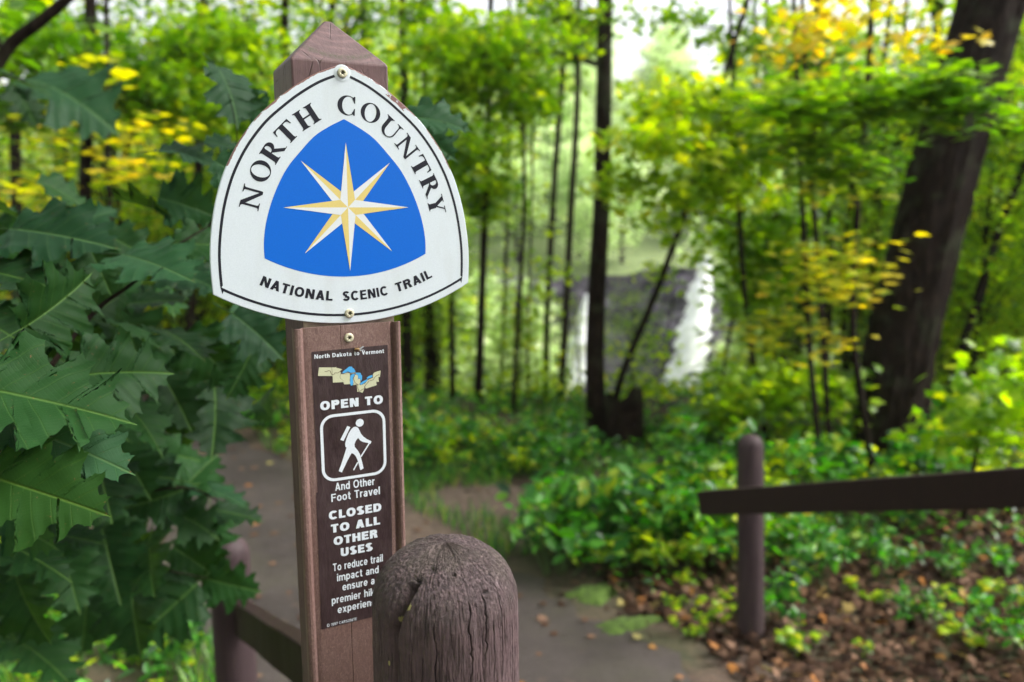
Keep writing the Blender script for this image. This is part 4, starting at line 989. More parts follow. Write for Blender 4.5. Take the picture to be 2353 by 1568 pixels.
tree([(1990, 980), (1960, 760), (1970, 480), (1990, 240), (2000, 40)], 5.4, .05, .035, [(2000, 230, 4.2, 150, 30, 260), (2130, 210, 4.0, 110, 26, 170), (1880, 250, 4.5, 120, 36, 220), (2230, 250, 3.9, 80, 26, 90), (1820, 330, 4.7, 120, 36, 200), (1930, 400, 4.8, 110, 34, 170)],
     'green', 'maple whose green branch crosses in front of the big leaning trunk', lsize=.085, flat=.72, crown_up=(0, 1.0, 100))
tree([(1640, 1000), (1660, 860), (1690, 700), (1720, 560), (1740, 440)], 7.4, .04, .025, [(1720, 560, 6.8, 110, 50, 300), (1800, 500, 6.6, 90, 50, 240), (1730, 690, 6.8, 70, 40, 200), (1780, 620, 6.8, 90, 40, 240)], 'bright', 'bushy young maple just right of the waterfall', lsize=.09, up=.5)
tree([(1720, 1010), (1740, 940), (1760, 900), (1770, 860)], 6.8, .03, .02, [(1720, 900, 6.4, 90, 40, 280), (1820, 880, 6.3, 80, 40, 240), (1660, 960, 6.6, 60, 22, 150), (1900, 900, 6.2, 70, 40, 180)], 'bright', 'low bright shrub right below the waterfall', 'shrub', 'shrub', lsize=.085, up=.2)
tree([(2250, 1010), (2260, 960), (2280, 900), (2290, 860)], 5.0, .03, .02, [(2280, 940, 4.8, 80, 40, 170), (2345, 850, 4.6, 40, 50, 80), (2240, 1010, 5.0, 60, 30, 120)], 'bright', 'low bright shrub right of the big leaning trunk', 'shrub', 'shrub', lsize=.08, up=.2)
tree([(2200, 900), (2215, 700), (2240, 400), (2270, 150)], 9.8, .07, .05, [(2240, 450, 9, 120, 90, 500), (2250, 640, 9, 110, 90, 420), (2320, 560, 9.2, 80, 90, 320)], 'green', 'shaded tree filling the gap right of the big leaning trunk', crown_up=(0, 1.5, 300))
# left side woods
tree([(198, 960), (197, 620), (196, 430), (200, 300), (205, 100), (208, 0)], 6.8, .11, .09, [(120, 130, 6.0, 140, 60, 420), (300, 200, 6.4, 120, 60, 380), (60, 250, 6.0, 90, 50, 240)], 'green', 'dark trunk at the far left behind the yellow leaves', crown_up=(1, 1.8, 500))
tree([(42, 940), (40, 600), (36, 350), (30, 100)], 7.4, .11, .09, [(30, 60, 6.6, 100, 50, 260)], 'green', 'dark trunk beside the left edge of the picture', crown_up=(1, 1.8, 500))
tree([(265, 900), (258, 640), (250, 400), (246, 150)], 5.8, .05, .035, [(240, 392, 5.0, 105, 24, 46), (150, 320, 5.0, 110, 44, 34), (60, 415, 4.8, 80, 24, 26), (10, 440, 4.6, 50, 14, 26), (330, 300, 5.2, 80, 30, 40), (130, 270, 5.2, 60, 24, 30), (200, 180, 5.2, 90, 30, 24)], 'yellow', 'small maple with a band of yellow leaves left of the plate', lsize=.09, flat=.75, crown_up=(0, 1.0, 100))
tree([(420, 960), (440, 700), (455, 420), (462, 200), (468, 0)], 7.6, .10, .07, [(430, 120, 6.8, 130, 60, 460), (560, 250, 7.0, 110, 70, 460), (380, 240, 6.8, 90, 50, 260), (520, 100, 7.0, 90, 50, 260)], 'bright', 'maple filling the background left of the post top with bright green', crown_up=(1, 1.8, 500))
tree([(620, 900), (640, 500), (650, 250), (655, 0)], 9.5, .12, .09, [(620, 330, 8.8, 110, 80, 500), (480, 450, 9.0, 120, 70, 420)], 'bright', 'maple standing right behind the post and emblem plate', crown_up=(1, 1.8, 500))
tree([(860, 900), (850, 500), (840, 200), (835, 0)], 10.5, .12, .09, [(830, 40, 9.5, 100, 40, 130)], 'green', 'tree hidden behind the plate, leaves showing above the post top', crown_up=(1.5, 1.8, 500))
tree([(1180, 930), (1190, 720), (1205, 480), (1200, 250), (1195, 60)], 7.8, .05, .035, [(1080, 110, 6.6, 110, 60, 420), (1160, 210, 6.8, 90, 60, 330), (1060, 220, 6.8, 80, 60, 260), (1230, 240, 7.2, 60, 50, 150)], 'bright', 'sapling with bright green leaves right of the post top', lsize=.08, crown_up=(0, 1.2, 200))
tree([(-160, 900), (-60, 300), (10, 122), (90, 52), (165, -12), (300, -140)], 3.1, .06, .034, [(-40, 60, 3.6, 100, 50, 80)], 'green', 'dark leaning trunk crossing the upper left corner', up=1.2, lsize=.08, seg=10, lump=.01, crown_up=(.4, .8, 80))
# spruces
def conifer(name_loc, h, r, label, group=None, seed=0):
    x, y = name_loc; rng = np.random.default_rng(seed); z0 = float(ground(x, y))
    e = empty('spruce_tree', (x, y, z0), 0, label, 'tree', group); mb = MB(); mb.tube([(0, 0, -.1), (0.03, 0, h*.5), (0, .02, h)], [r*.09, r*.06, .01], 8)
    P_, S_ = [], []
    for i_ in range(int(h*9)):
        z = .35+(h-.4)*i_/(h*9); L_ = r*(1-z/h)**.8*rng.uniform(.75, 1.1); a = rng.uniform(0, 2*PI)
        tip = np.array([math.cos(a)*L_, math.sin(a)*L_, z-.16*L_]); mb.tube([(0, 0, z), tip*.55+np.array([0, 0, .45*z]), tip], [.014, .009, .003], 4)
        n = int(26*L_)+6; t = rng.uniform(.12, 1, n)[:, None]; p = np.array([0, 0, z])*(1-t)+tip*t
        p = p+rng.normal(0, 1, (n, 3))*np.array([.09, .09, .03])*(L_*.6+.4); P_.append(p); S_.append(rng.uniform(0, 1, n))
    mb.build('trunk', M['bark_grey'], e, True)
    V, F, r_ = leaf_cloud(np.vstack(P_), .22, 'needle', .55, np.concatenate(S_), rng, .3); mesh_obj('crown', V, F, LM['conifer'], e, False, {'rnd': r_}); return e
def at(u, d): p = P(u, 470, d); return (float(p[0]), float(p[1]))
for j, (u, d, h, r, lb) in enumerate(((2200, 12.5, 7, 1.5, 'dark spruce behind the big leaning trunk'), (2330, 11.0, 6.5, 1.4, 'dark spruce at the right edge of the picture'), (990, 11, 3.4, 1.3, 'low dark spruce seen between panel and slim trunks'),
        (1985, 14, 6.5, 1.5, 'spruce seen between the cluster of stems and the leaning trunk'), (560, 14, 6.5, 1.5, 'spruce deep in the woods left of the post top'))):
    conifer(at(u, d), h, r, lb, None, j)
# ------------------------------------------------------------------ fill of the woods: shared meshes, one object each
def proto(kind, seed, h=8.0, n=3800, size=.125, shape='quad', cz=.50, rx=2.0, rz=.50, bare=.0):
    rng = np.random.default_rng(seed); e = empty('maple_tree', (0, 0, 0)); mb = MB()
    lean = rng.normal(0, .35, 2); pts = [np.array([lean[0]*t*t, lean[1]*t*t, -.3+t*h]) for t in (0, .25, .5, .75, 1)]
    mb.tube(pts, [.085, .065, .05, .035, .012], 8, True, .03)
    p, sh, cc = clumps((lean[0]*.3, lean[1]*.3, h*cz), (rx, rx, h*rz), n, 26, .17, rng, .4)
    for t_ in cc[:26]:
        j = min(4, max(1, int(t_[2]/h*4))); mb.tube([pts[j]*.6+pts[j-1]*.4, (pts[j]+t_)/2+np.array([0, 0, .1]), t_], [.022, .014, .004], 4)
    mb.build('trunk', M['bark'], e, True)
    V, F, r_ = leaf_cloud(p, size, shape, .5, sh, rng); mesh_obj('crown', V, F, LM[kind], e, False, {'rnd': r_}); return e
rngf = np.random.default_rng(21)
protos = {'bright': [proto('bright', 1), proto('bright', 2, 6.2)], 'green': [proto('green', 3), proto('green', 4, 8.5)], 'yellowgreen': [proto('yellowgreen', 5, 6.6)], 'dark': [proto('dark', 6, 7)], 'yellow': [proto('yellow', 7, 5.0, 2000, .11)]}
used = set()
def place(pr, x, y, sc, label, group, rz=None, z=None):
    o = pr if pr.name not in used else copy_tree(pr); used.add(pr.name)
    o.location = (x, y, float(ground(x, y)) if z is None else z); o.rotation_euler = (0, 0, rngf.uniform(0, 6.28) if rz is None else rz); o.scale = (sc, sc, sc)
    tag(o, label, 'tree', group); return o
desc = {'bright': 'bright green maple', 'green': 'mid green maple', 'yellowgreen': 'yellow green maple', 'dark': 'dark green maple', 'yellow': 'yellow maple'}  # the dark kind has a deeper green leaf colour
spots = []
def scatter(n, u0, u1, d0, d1, kinds, where, mind=.9):
    c = 0; tries = 0
    while c < n and tries < n*60:
        tries += 1; d = d0+(d1-d0)*rngf.uniform()**.8; u = rngf.uniform(u0, u1); x, y = at(u, d)
        if any(math.hypot(x-a, y-b_) < mind+.03*d for a, b_ in spots) or float(path_d(x, y)) < 1.0: continue
        spots.append((x, y)); k = kinds[rngf.integers(len(kinds))]; pr = protos[k][rngf.integers(len(protos[k]))]
        place(pr, x, y, rngf.uniform(.8, 1.15), '%s in the blurred woods %s' % (desc[k], where), 'trees in the blurred woods %s' % where); c += 1
scatter(18, -260, 420, 8.5, 16, ['bright', 'yellowgreen', 'green', 'yellowgreen', 'yellow'], 'at the far left')
scatter(11, -350, 500, 16, 30, ['bright', 'dark', 'green', 'yellowgreen'], 'far back at the left')
scatter(9, 380, 790, 10, 18, ['bright', 'yellowgreen', 'green', 'bright'], 'behind the sign post')
scatter(8, 420, 930, 18, 32, ['bright', 'green', 'dark', 'yellowgreen'], 'far back behind the sign post')
scatter(15, 2110, 2700, 9.5, 16, ['bright', 'yellowgreen', 'green', 'yellowgreen'], 'behind the leaning trunk')
scatter(15, 1960, 2700, 16, 30, ['bright', 'dark', 'green', 'dark'], 'far back at the right')
# trees on the rim left of the gorge gap are low, so the far hillside shows above them
scatter(3, 900, 1000, 13, 18, ['yellowgreen', 'bright'], 'on the slope right of the panel', .7)
for (x, y) in spots[-3:]: pass
for e in [o for o in bpy.data.objects if o.get('group') == 'trees in the blurred woods on the slope right of the panel']: e.scale = (.5, .5, .45)
spots2 = []
def sapl(n, u0, u1, d0, d1, kinds, where, s0=.42, s1=.62):
    c = 0; tries = 0
    while c < n and tries < n*60:
        tries += 1; d = rngf.uniform(d0, d1); u = rngf.uniform(u0, u1); x, y = at(u, d)
        if any(math.hypot(x-a, y-b_) < .75 for a, b_ in spots2) or float(path_d(x, y)) < .8: continue
        spots2.append((x, y)); k = kinds[rngf.integers(len(kinds))]; pr = protos[k][rngf.integers(len(protos[k]))]
        o = place(pr, x, y, rngf.uniform(s0, s1), 'young %s %s' % (desc[k], where), 'saplings %s' % where); o['category'] = 'sapling'; c += 1
sapl(9, 1990, 2560, 6.8, 9.2, ['yellowgreen', 'bright', 'yellowgreen', 'green'], 'between the right fence and the woods')
sapl(7, -150, 560, 6.8, 9.0, ['yellowgreen', 'bright', 'green'], 'beyond the path at left')
sapl(3, 860, 1000, 9.0, 10.5, ['bright', 'yellowgreen', 'bright'], 'among the slim trunks right of the plate')
sapl(4, 1180, 1500, 8.2, 9.4, ['yellowgreen', 'bright'], 'on the gorge rim below the falls view', .15, .22)
sapl(6, 1770, 1900, 7.6, 9.4, ['yellowgreen', 'bright'], 'on the gorge rim right of the falls view', .25, .36)
# far side of the gorge
fp = []
def far_proto(seed, kind):
    rng = np.random.default_rng(seed); e = empty('broadleaf_tree', (0, 0, 0)); mb = MB(); h = 9.0
    mb.tube([(0, 0, -.5), (.1, 0, 3), (.0, .1, 8.6)], [.20, .16, .03], 7)
    p, sh, cc = clumps((0, 0, 5.4), (2.5, 2.5, 3.9), 1500, 26, .2, rng, .6)
    for t_ in cc[:8]: mb.tube([(0, 0, 3.5), t_*.6+np.array([0, 0, 1.6]), t_], [.06, .04, .01], 4)
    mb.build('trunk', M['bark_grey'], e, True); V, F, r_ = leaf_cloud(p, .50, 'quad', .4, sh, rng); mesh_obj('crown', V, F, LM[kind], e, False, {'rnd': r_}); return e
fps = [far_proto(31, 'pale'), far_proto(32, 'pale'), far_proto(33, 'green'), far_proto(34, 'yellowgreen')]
fdesc = ['pale green tree', 'pale green tree', 'deeper green tree', 'yellowish tree']
fs_ = []; tries = 0
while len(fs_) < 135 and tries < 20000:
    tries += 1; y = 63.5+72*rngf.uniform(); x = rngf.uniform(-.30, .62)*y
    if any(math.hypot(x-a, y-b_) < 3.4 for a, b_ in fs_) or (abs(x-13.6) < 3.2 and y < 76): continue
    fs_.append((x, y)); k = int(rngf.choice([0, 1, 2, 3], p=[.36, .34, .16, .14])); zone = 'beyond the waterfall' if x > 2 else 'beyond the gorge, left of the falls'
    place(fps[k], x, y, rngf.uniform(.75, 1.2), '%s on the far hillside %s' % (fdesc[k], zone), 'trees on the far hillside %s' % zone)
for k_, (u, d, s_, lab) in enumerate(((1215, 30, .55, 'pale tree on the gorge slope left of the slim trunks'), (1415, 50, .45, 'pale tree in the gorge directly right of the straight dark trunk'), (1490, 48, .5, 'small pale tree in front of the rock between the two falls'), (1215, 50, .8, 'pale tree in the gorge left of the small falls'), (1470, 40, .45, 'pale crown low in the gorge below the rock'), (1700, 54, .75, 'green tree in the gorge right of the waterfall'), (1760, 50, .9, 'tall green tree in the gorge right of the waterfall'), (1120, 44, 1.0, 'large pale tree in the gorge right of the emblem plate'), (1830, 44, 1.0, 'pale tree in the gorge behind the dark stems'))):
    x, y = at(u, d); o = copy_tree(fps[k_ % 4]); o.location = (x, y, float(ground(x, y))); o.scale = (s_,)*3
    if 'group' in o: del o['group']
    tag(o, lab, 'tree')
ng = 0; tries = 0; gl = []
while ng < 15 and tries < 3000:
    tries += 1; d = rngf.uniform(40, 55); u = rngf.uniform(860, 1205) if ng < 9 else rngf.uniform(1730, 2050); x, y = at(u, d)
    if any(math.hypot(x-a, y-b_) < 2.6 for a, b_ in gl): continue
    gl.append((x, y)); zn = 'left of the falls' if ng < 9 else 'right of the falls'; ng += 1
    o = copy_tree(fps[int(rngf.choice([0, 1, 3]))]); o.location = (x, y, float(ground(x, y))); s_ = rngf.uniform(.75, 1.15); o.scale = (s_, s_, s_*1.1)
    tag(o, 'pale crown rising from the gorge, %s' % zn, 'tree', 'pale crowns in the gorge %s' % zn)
# ------------------------------------------------------------------ gorge wall and falls
def m_rock():
    m = N('grey_violet_rock'); c = m.coord(); a = m.noise(m.coord(scale=(1, 1, 2.2)), .55, 9, .62, .5); b = m.noise(c, 3, 8, .7)
    col = m.ramp(a, [(.38, (.016, .012, .020)), (.5, (.075, .058, .085)), (.64, (.22, .19, .24))])
    col = m.mix(m.ramp(b, [(.54, 0.0), (.62, .7)]), col, (.09, .15, .04))
    m.set(Base_Color=col, Roughness=.85); m.bump(b, .9, .3); return m.m
nxr, nzr = 150, 70
xs = np.linspace(-16, 34, nxr); zr = np.linspace(-15.2, -3.2, nzr); XX, ZZ = np.meshgrid(xs, zr)
led = np.floor(ZZ*.55+.4*vnoise(XX*.2, ZZ*.1, 3))*.55
YY = 60.2+.22*(ZZ+9)+2.0*(vnoise(XX*.22, ZZ*.18, 5)-.5)+.9*(vnoise(XX*.8, led*2.3, 6)-.5)+.5*(vnoise(XX*2.1, ZZ*1.9, 8)-.5)
ZZ = ZZ+np.clip((ZZ+9)/5.5, 0, 1)*1.6*(vnoise(XX*.35, XX*0+1, 14)-.75)
V = np.stack([XX, YY, ZZ], -1).reshape(-1, 3); i = np.arange(nzr-1)[:, None]; k = np.arange(nxr-1)[None, :]
F = np.stack([i*nxr+k, i*nxr+k+1, (i+1)*nxr+k+1, (i+1)*nxr+k], -1).reshape(-1, 4)
tag(mesh_obj('cliff', V, F, m_rock(), None, False), kind='structure')
def m_water():
    m = N('white_falling_water'); c = m.coord(scale=(1, 1, .10)); a = m.noise(c, 2.6, 8, .7, .4)
    m.set(Base_Color=m.ramp(a, [(.30, (.80, .83, .88)), (.45, (.93, .94, .96)), (1, (.96, .96, .97))]), Roughness=.6); m.bump(a, .15, .1); return m.m
M['water'] = m_water()
def falls(name, pts, d, label=None):
    v = []; f = []; m_ = 9; rows = spline([tuple(p) for p in pts], 9)
    for j, (u, v_, hw_) in enumerate(rows):
        for k in range(m_):
            q = -1+2*k/(m_-1); p = P(u+hw_*q*(1+.14*math.sin(j*1.3+k*2)+.10*math.sin(j*3.7+k)), v_, d-.35*(1-q*q)*1.6-.02*j); v.append((p[0], p[1]+.12*math.sin(j*.9+k*1.7), p[2]))
    n = len(rows)
    for j in range(n-1):
        for k in range(m_-1): f.append((j*m_+k, (j+1)*m_+k, (j+1)*m_+k+1, j*m_+k+1))
    return tag(mesh_obj(name, v, f, M['water'], None, True), kind='structure')
falls('waterfall', [(1624, 588, 7), (1622, 604, 15), (1616, 640, 17), (1610, 662, 27), (1604, 720, 29), (1594, 760, 37), (1586, 820, 38), (1574, 860, 46), (1566, 950, 50)], 56.5)
falls('waterfall', [(1350, 676, 5), (1346, 706, 11), (1338, 740, 14), (1330, 780, 21), (1320, 830, 26), (1314, 890, 28)], 56.5)
mb = MB(); mb.add([(-30, 20, -14.2), (60, 20, -14.2), (60, 59.5, -14.2), (-30, 59.5, -14.2)], [(0, 1, 2, 3)])
mr = N('river_water'); a = mr.noise(mr.coord(), 1.2, 6, .6); mr.set(Base_Color=mr.ramp(a, [(.4, (.06, .055, .04)), (.62, (.5, .53, .56))]), Roughness=.12); mr.bump(a, .4, .2)
tag(mb.build('river', mr.m), kind='structure')
# ------------------------------------------------------------------ undergrowth
def plant_proto(seed, kind, h, r, n, size, shape='oval', flat=.35):
    size *= .84
    rng = np.random.default_rng(seed); e = empty('leafy_plant', (0, 0, 0)); mb = MB(); P_ = []
    m = max(5, n//12)
    for s_ in range(m):
        a = rng.uniform(0, 6.28); q = r*rng.uniform(.15, 1)**.6; tip = np.array([math.cos(a)*q, math.sin(a)*q, h*rng.uniform(.55, 1)*(1-.35*(q/r)**2)]); b0 = tip*np.array([.18, .18, 0])
        mid = (b0+tip)/2+np.array([0, 0, .06*h]); mb.tube([b0-np.array([0, 0, .04]), mid, tip], [.004, .003, .0015], 4)
        for k in range(n//m):
            t = rng.uniform(.35, 1.03); P_.append(b0*(1-t)+tip*t+np.array([0, 0, .10*h*math.sin(PI*min(t, 1))])+rng.normal(0, size*.35, 3)*np.array([1, 1, .4]))
    mb.build('stem', M['stem'], e); V, F, r_ = leaf_cloud(np.array(P_), size, shape, flat, None, rng, .5); mesh_obj('foliage', V, F, LM[kind], e, False, {'rnd': r_}); return e
M['stem'] = simple('plant_stem', (.07, .12, .03), .7)
PP = {'herb': [plant_proto(41, 'herb', .42, .26, 150, .080), plant_proto(42, 'herb', .55, .30, 190, .085), plant_proto(43, 'herb', .34, .22, 110, .065)], 'bright': [plant_proto(44, 'bright', .40, .26, 130, .075)],
      'yellow': [plant_proto(45, 'yellow', .32, .14, 46, .07)], 'small': [plant_proto(46, 'bright', .16, .13, 30, .055, 'maple', .7), plant_proto(47, 'bright', .22, .16, 34, .07, 'maple', .7)]}
pdesc = {'herb': 'leafy green herb', 'bright': 'bright green leafy plant', 'yellow': 'yellow leaved plant', 'small': 'small light green seedling'}
psp = []; TB = G(1415, 1030)
def plants(n, u0, u1, v0, v1, kinds, where, mind=.16, sc=(.8, 1.25), same=None):
    c = 0; tries = 0
    while c < n and tries < n*40:
        tries += 1; p = G(rngf.uniform(u0, u1), rngf.uniform(v0, v1)); x, y = float(p[0]), float(p[1])
        if y > 14 or ((x+.05)/1.15)**2+((y-5.0)/.55)**2 < 1 or float(path_d(x, y)) < .12 or (math.hypot(x-TB[0], y-TB[1]) < .42) or (abs(x-TB[0]) < .35 and TB[1]-1.3 < y < TB[1]) or any(math.hypot(x-a, y-b_) < mind for a, b_ in psp): continue
        psp.append((x, y)); k = kinds[rngf.integers(len(kinds))]; pr = PP[k][rngf.integers(len(PP[k]))]
        o = pr if pr.name not in used else copy_tree(pr); used.add(pr.name); o.location = (x, y, p[2]); o.rotation_euler = (rngf.normal()*.08, rngf.normal()*.08, rngf.uniform(0, 6.28)); o.scale = (rngf.uniform(*sc),)*3
        tag(o, '%s growing %s' % (pdesc[k], where), 'plant', 'plants growing %s' % where); c += 1
plants(40, 1270, 1690, 1140, 1330, ['herb', 'herb', 'herb', 'bright'], 'in the dense clump left of the right fence post', .14, (.85, 1.3))
plants(50, 930, 1690, 1020, 1115, ['herb', 'bright', 'herb'], 'in the strip between side trail and tree trunks', .2, (.6, .95))
plants(24, 530, 680, 960, 1140, ['bright', 'herb', 'small'], 'on the bank between path and sign post', .2, (.5, .9))
plants(30, 1760, 2353, 1040, 1180, ['herb', 'bright', 'herb'], 'behind the right fence rail', .2, (.8, 1.2))
plants(22, 1780, 2353, 1210, 1540, ['small', 'small', 'herb', 'herb'], 'on the brown leaf litter at lower right', .2, (.45, .8))
plants(12, 20, 620, 1430, 1600, ['small', 'herb'], 'beyond the left fence rail at lower left', .16, (.5, .8))
plants(14, 0, 480, 880, 1010, ['herb', 'bright'], 'along the far side of the path at left', .25, (.8, 1.2))
plants(6, 1560, 1690, 1330, 1480, ['small'], 'on the litter just left of the right fence post', .12, (.45, .8))
for j, (u, v_, s_, k, lb) in enumerate(((1835, 1240, 1.0, 'yellow', 'plant with yellow leaves just right of the right fence post'), (1800, 1290, .8, 'herb', 'green herb below the yellow leaved plant near the fence post'), (1840, 1500, .9, 'small', 'light green seedling low on the litter right of the fence post base'), (1745, 1400, .8, 'small', 'light green seedling touching the foot of the right fence post'))):
    p = G(u, v_); pr = PP[k][0]; o = pr if pr.name not in used else copy_tree(pr); used.add(pr.name); o.location = tuple(p); o.scale = (s_,)*3
    if 'group' in o: del o['group']
    tag(o, lb, 'plant')
for k in PP:
    for pr in PP[k]:
        if pr.name not in used:
            for c in list(pr.children): bpy.data.objects.remove(c)
            bpy.data.objects.remove(pr)
# ground cover and litter
def scatter_pts(n, x0, x1, y0, y1, keep, zlo, zhi, rng=RG):
    x = rng.uniform(x0, x1, n); y = rng.uniform(y0, y1, n); k = keep(x, y); x, y = x[k], y[k]
    return np.stack([x, y, ground(x, y)+rng.uniform(zlo, zhi, len(x))], -1)
litter_zone = lambda x, y: (x > .55+.25*np.sin(y*2.1)) & (y < 4.1+.3*np.sin(x*3)) & (y > -.5)
dense_zone = lambda x, y: (path_d(x, y) > .22+.25*vnoise(x*2, y*2, 3)) & ~litter_zone(x, y) & (vnoise(x*1.6, y*1.6, 12) > .30)
side = lambda x, y: ((x+.05)/1.25)**2+((y-5.0)/.62)**2 > 1
p = scatter_pts(46000, -9, 9, 2.2, 11.5, lambda x, y: dense_zone(x, y) & side(x, y), .0, .16)
V, F, r_ = leaf_cloud(p, .055, 'oval', .4, None, RG, .6); tag(mesh_obj('ground_cover', V, F, LM['herb'], None, False, {'rnd': r_}), kind='stuff')
p = scatter_pts(26000, -9, 9, 3.2, 12, lambda x, y: dense_zone(x, y) & side(x, y) & (vnoise(x*.9, y*.9, 22) > .5) & (np.hypot(x-TB[0], y-TB[1]+.5) > .8), .02, .30)
V, F, r_ = leaf_cloud(p, .075, 'oval', .3, None, RG, .6); tag(mesh_obj('ground_cover', V, F, LM['bright'], None, False, {'rnd': r_}), kind='stuff')
LM['litter'] = leaf_mat('dead_leaf', [(.0, (.014, .008, .005)), (.4, (.045, .024, .015)), (.7, (.10, .055, .034)), (.92, (.20, .12, .08)), (.97, (.30, .12, .03)), (1, (.30, .27, .10))], .12, .8, 1.0, .08)
p = scatter_pts(26000, .2, 5.5, .8, 5.2, lambda x, y: (path_d(x, y) > .05+.3*vnoise(x*3, y*3, 2)**1), .004, .045)
p2 = scatter_pts(9000, -9, 9, 1.5, 11, lambda x, y: (vnoise(x*1.1, y*1.1, 5) > .5) & (path_d(x, y) > -.1), .004, .03)
p3 = scatter_pts(420, -3, 1.6, 1.5, 7, lambda x, y: path_d(x, y) < 0, .024, .03)
V, F, r_ = leaf_cloud(p3, .05, 'maple', .93, RG.uniform(.55, 1, len(p3)), RG, .4); tag(mesh_obj('fallen_leaves', V, F, LM['litter'], None, False, {'rnd': r_}), kind='stuff')
V, F, r_ = leaf_cloud(np.vstack([p, p2]), .045, 'maple', .45, None, RG, .5); tag(mesh_obj('leaf_litter', V, F, LM['litter'], None, False, {'rnd': r_}), kind='stuff')
tw = MB(); rt_ = np.random.default_rng(5)
for q in scatter_pts(520, .2, 5, 1.2, 5.2, lambda x, y: path_d(x, y) > .0, .01, .03, rt_):
    a = rt_.uniform(0, 6.28); L_ = rt_.uniform(.04, .22); dd = np.array([math.cos(a)*L_, math.sin(a)*L_, rt_.uniform(-.01, .03)]); tw.tube([q, q+dd*.5+rt_.normal(0, .008, 3), q+dd], [.003, .0025, .001], 4)
tag(tw.build('twigs', M['bark_grey']), kind='stuff')
def grass(n, x0, x1, y0, y1, keep, h, mat):
    x = RG.uniform(x0, x1, n); y = RG.uniform(y0, y1, n); k = keep(x, y); x, y = x[k], y[k]; n = len(x); z = ground(x, y)
    a = RG.uniform(0, 6.28, n); hh = h*RG.uniform(.5, 1.3, n); w_ = .003; ln = RG.uniform(.2, .9, n)*hh
    B_ = np.stack([x, y, z], -1); s_ = np.stack([np.cos(a), np.sin(a), 0*a], -1); t = np.stack([-np.sin(a), np.cos(a), 0*a], -1)
    V = np.stack([B_-s_*w_, B_+s_*w_, B_+s_*w_*.8+t*(ln*.35)[:, None]+np.array([0, 0, 1])*(hh*.6)[:, None], B_-s_*w_*.8+t*(ln*.35)[:, None]+np.array([0, 0, 1])*(hh*.6)[:, None], B_+t*ln[:, None]+np.array([0, 0, 1])*(hh*.95)[:, None]], 1).reshape(-1, 3)
    b_ = np.arange(n)[:, None, None]*5; F = (b_+np.array([[0, 1, 2], [0, 2, 3], [3, 2, 4]])[None]).reshape(-1, 3)
    return tag(mesh_obj('grass', V, F, mat, None, False, {'rnd': np.repeat(RG.uniform(0, 1, n), 5)}), kind='stuff')
grass(26000, -4, .0, 1.6, 6.5, lambda x, y: (path_d(x, y) > .03) & (vnoise(x*2.5, y*2.5, 4) > .42), .13, LM['herb'])
grass(14000, -1.6, 2.2, 4.2, 8, lambda x, y: (path_d(x, y) > .03) & (vnoise(x*2.5, y*2.5, 9) > .45) & side(x, y), .12, LM['herb'])
# ------------------------------------------------------------------ oak sapling in the left foreground
def m_oak(name, c0, c1, vein, rough=.48, transl=.22):
    m = N(name); at_ = m.attr('leafco'); sp = m.n('ShaderNodeSeparateXYZ'); m.l(at_.outputs['Vector'], sp.inputs[0])
    x, y = m.math('ABSOLUTE', sp.outputs[0]), sp.outputs[1]
    oi = m.n('ShaderNodeObjectInfo'); c = m.coord(); n1 = m.noise(c, 28, 5); n2 = m.noise(c, 150, 5, .7)
    col = m.ramp(m.math('ADD', m.math('MULTIPLY', n1, .35), m.math('MULTIPLY', oi.outputs['Random'], .65)), [(.25, c0), (.75, c1)])
    lat = m.math('ABSOLUTE', m.math('SUBTRACT', m.math('FRACT', m.math('MULTIPLY', m.math('SUBTRACT', y, m.math('MULTIPLY', x, .72)), 6.2)), .5))
    lv = m.ramp(lat, [(.0, 1.0), (.045, 0.0)]); fine = m.math('ABSOLUTE', m.math('SUBTRACT', m.math('FRACT', m.math('MULTIPLY', m.math('ADD', y, m.math('MULTIPLY', x, 1.3)), 22)), .5))
    fv = m.math('MULTIPLY', m.ramp(fine, [(.0, 1.0), (.12, 0.0)]), .30); mv = m.ramp(x, [(.006, 1.0), (.016, 0.0)])
    v = m.math('MINIMUM', m.math('ADD', m.math('MAXIMUM', m.math('MULTIPLY', lv, .38), mv), m.math('MULTIPLY', fv, .4)), 1.0)
    col = m.mix(m.math('MULTIPLY', v, .75), col, vein)
    spot = m.math('MULTIPLY', m.math('GREATER_THAN', m.noise(c, 42, 3, .6), .70), m.math('GREATER_THAN', n2, .47)); col = m.mix(spot, col, (.20, .085, .045))
    m.set(Base_Color=col, Roughness=m.ramp(n2, [(.3, rough-.06), (.7, rough+.12)])); m.b.inputs['Specular IOR Level'].default_value = .12
    m.bump(m.math('SUBTRACT', m.math('MULTIPLY', n2, .25), v), .55, .0018)
    tr = m.n('ShaderNodeBsdfTranslucent'); m.l(m.mix(.5, col, (.10, .22, .01)), tr.inputs[0]); mx = m.n('ShaderNodeMixShader'); mx.inputs[0].default_value = transl
    m.l(m.b.outputs[0], mx.inputs[1]); m.l(tr.outputs[0], mx.inputs[2]); m.l(mx.outputs[0], m.out.inputs[0]); return m.m
OM = [m_oak('oak_leaf_green', (.003, .019, .004), (.011, .047, .009), (.07, .14, .03)), m_oak('oak_leaf_blue_green', (.005, .028, .009), (.016, .062, .021), (.07, .14, .05)), m_oak('oak_leaf_underside', (.014, .052, .007), (.030, .085, .012), (.07, .13, .02), .65, .35)]
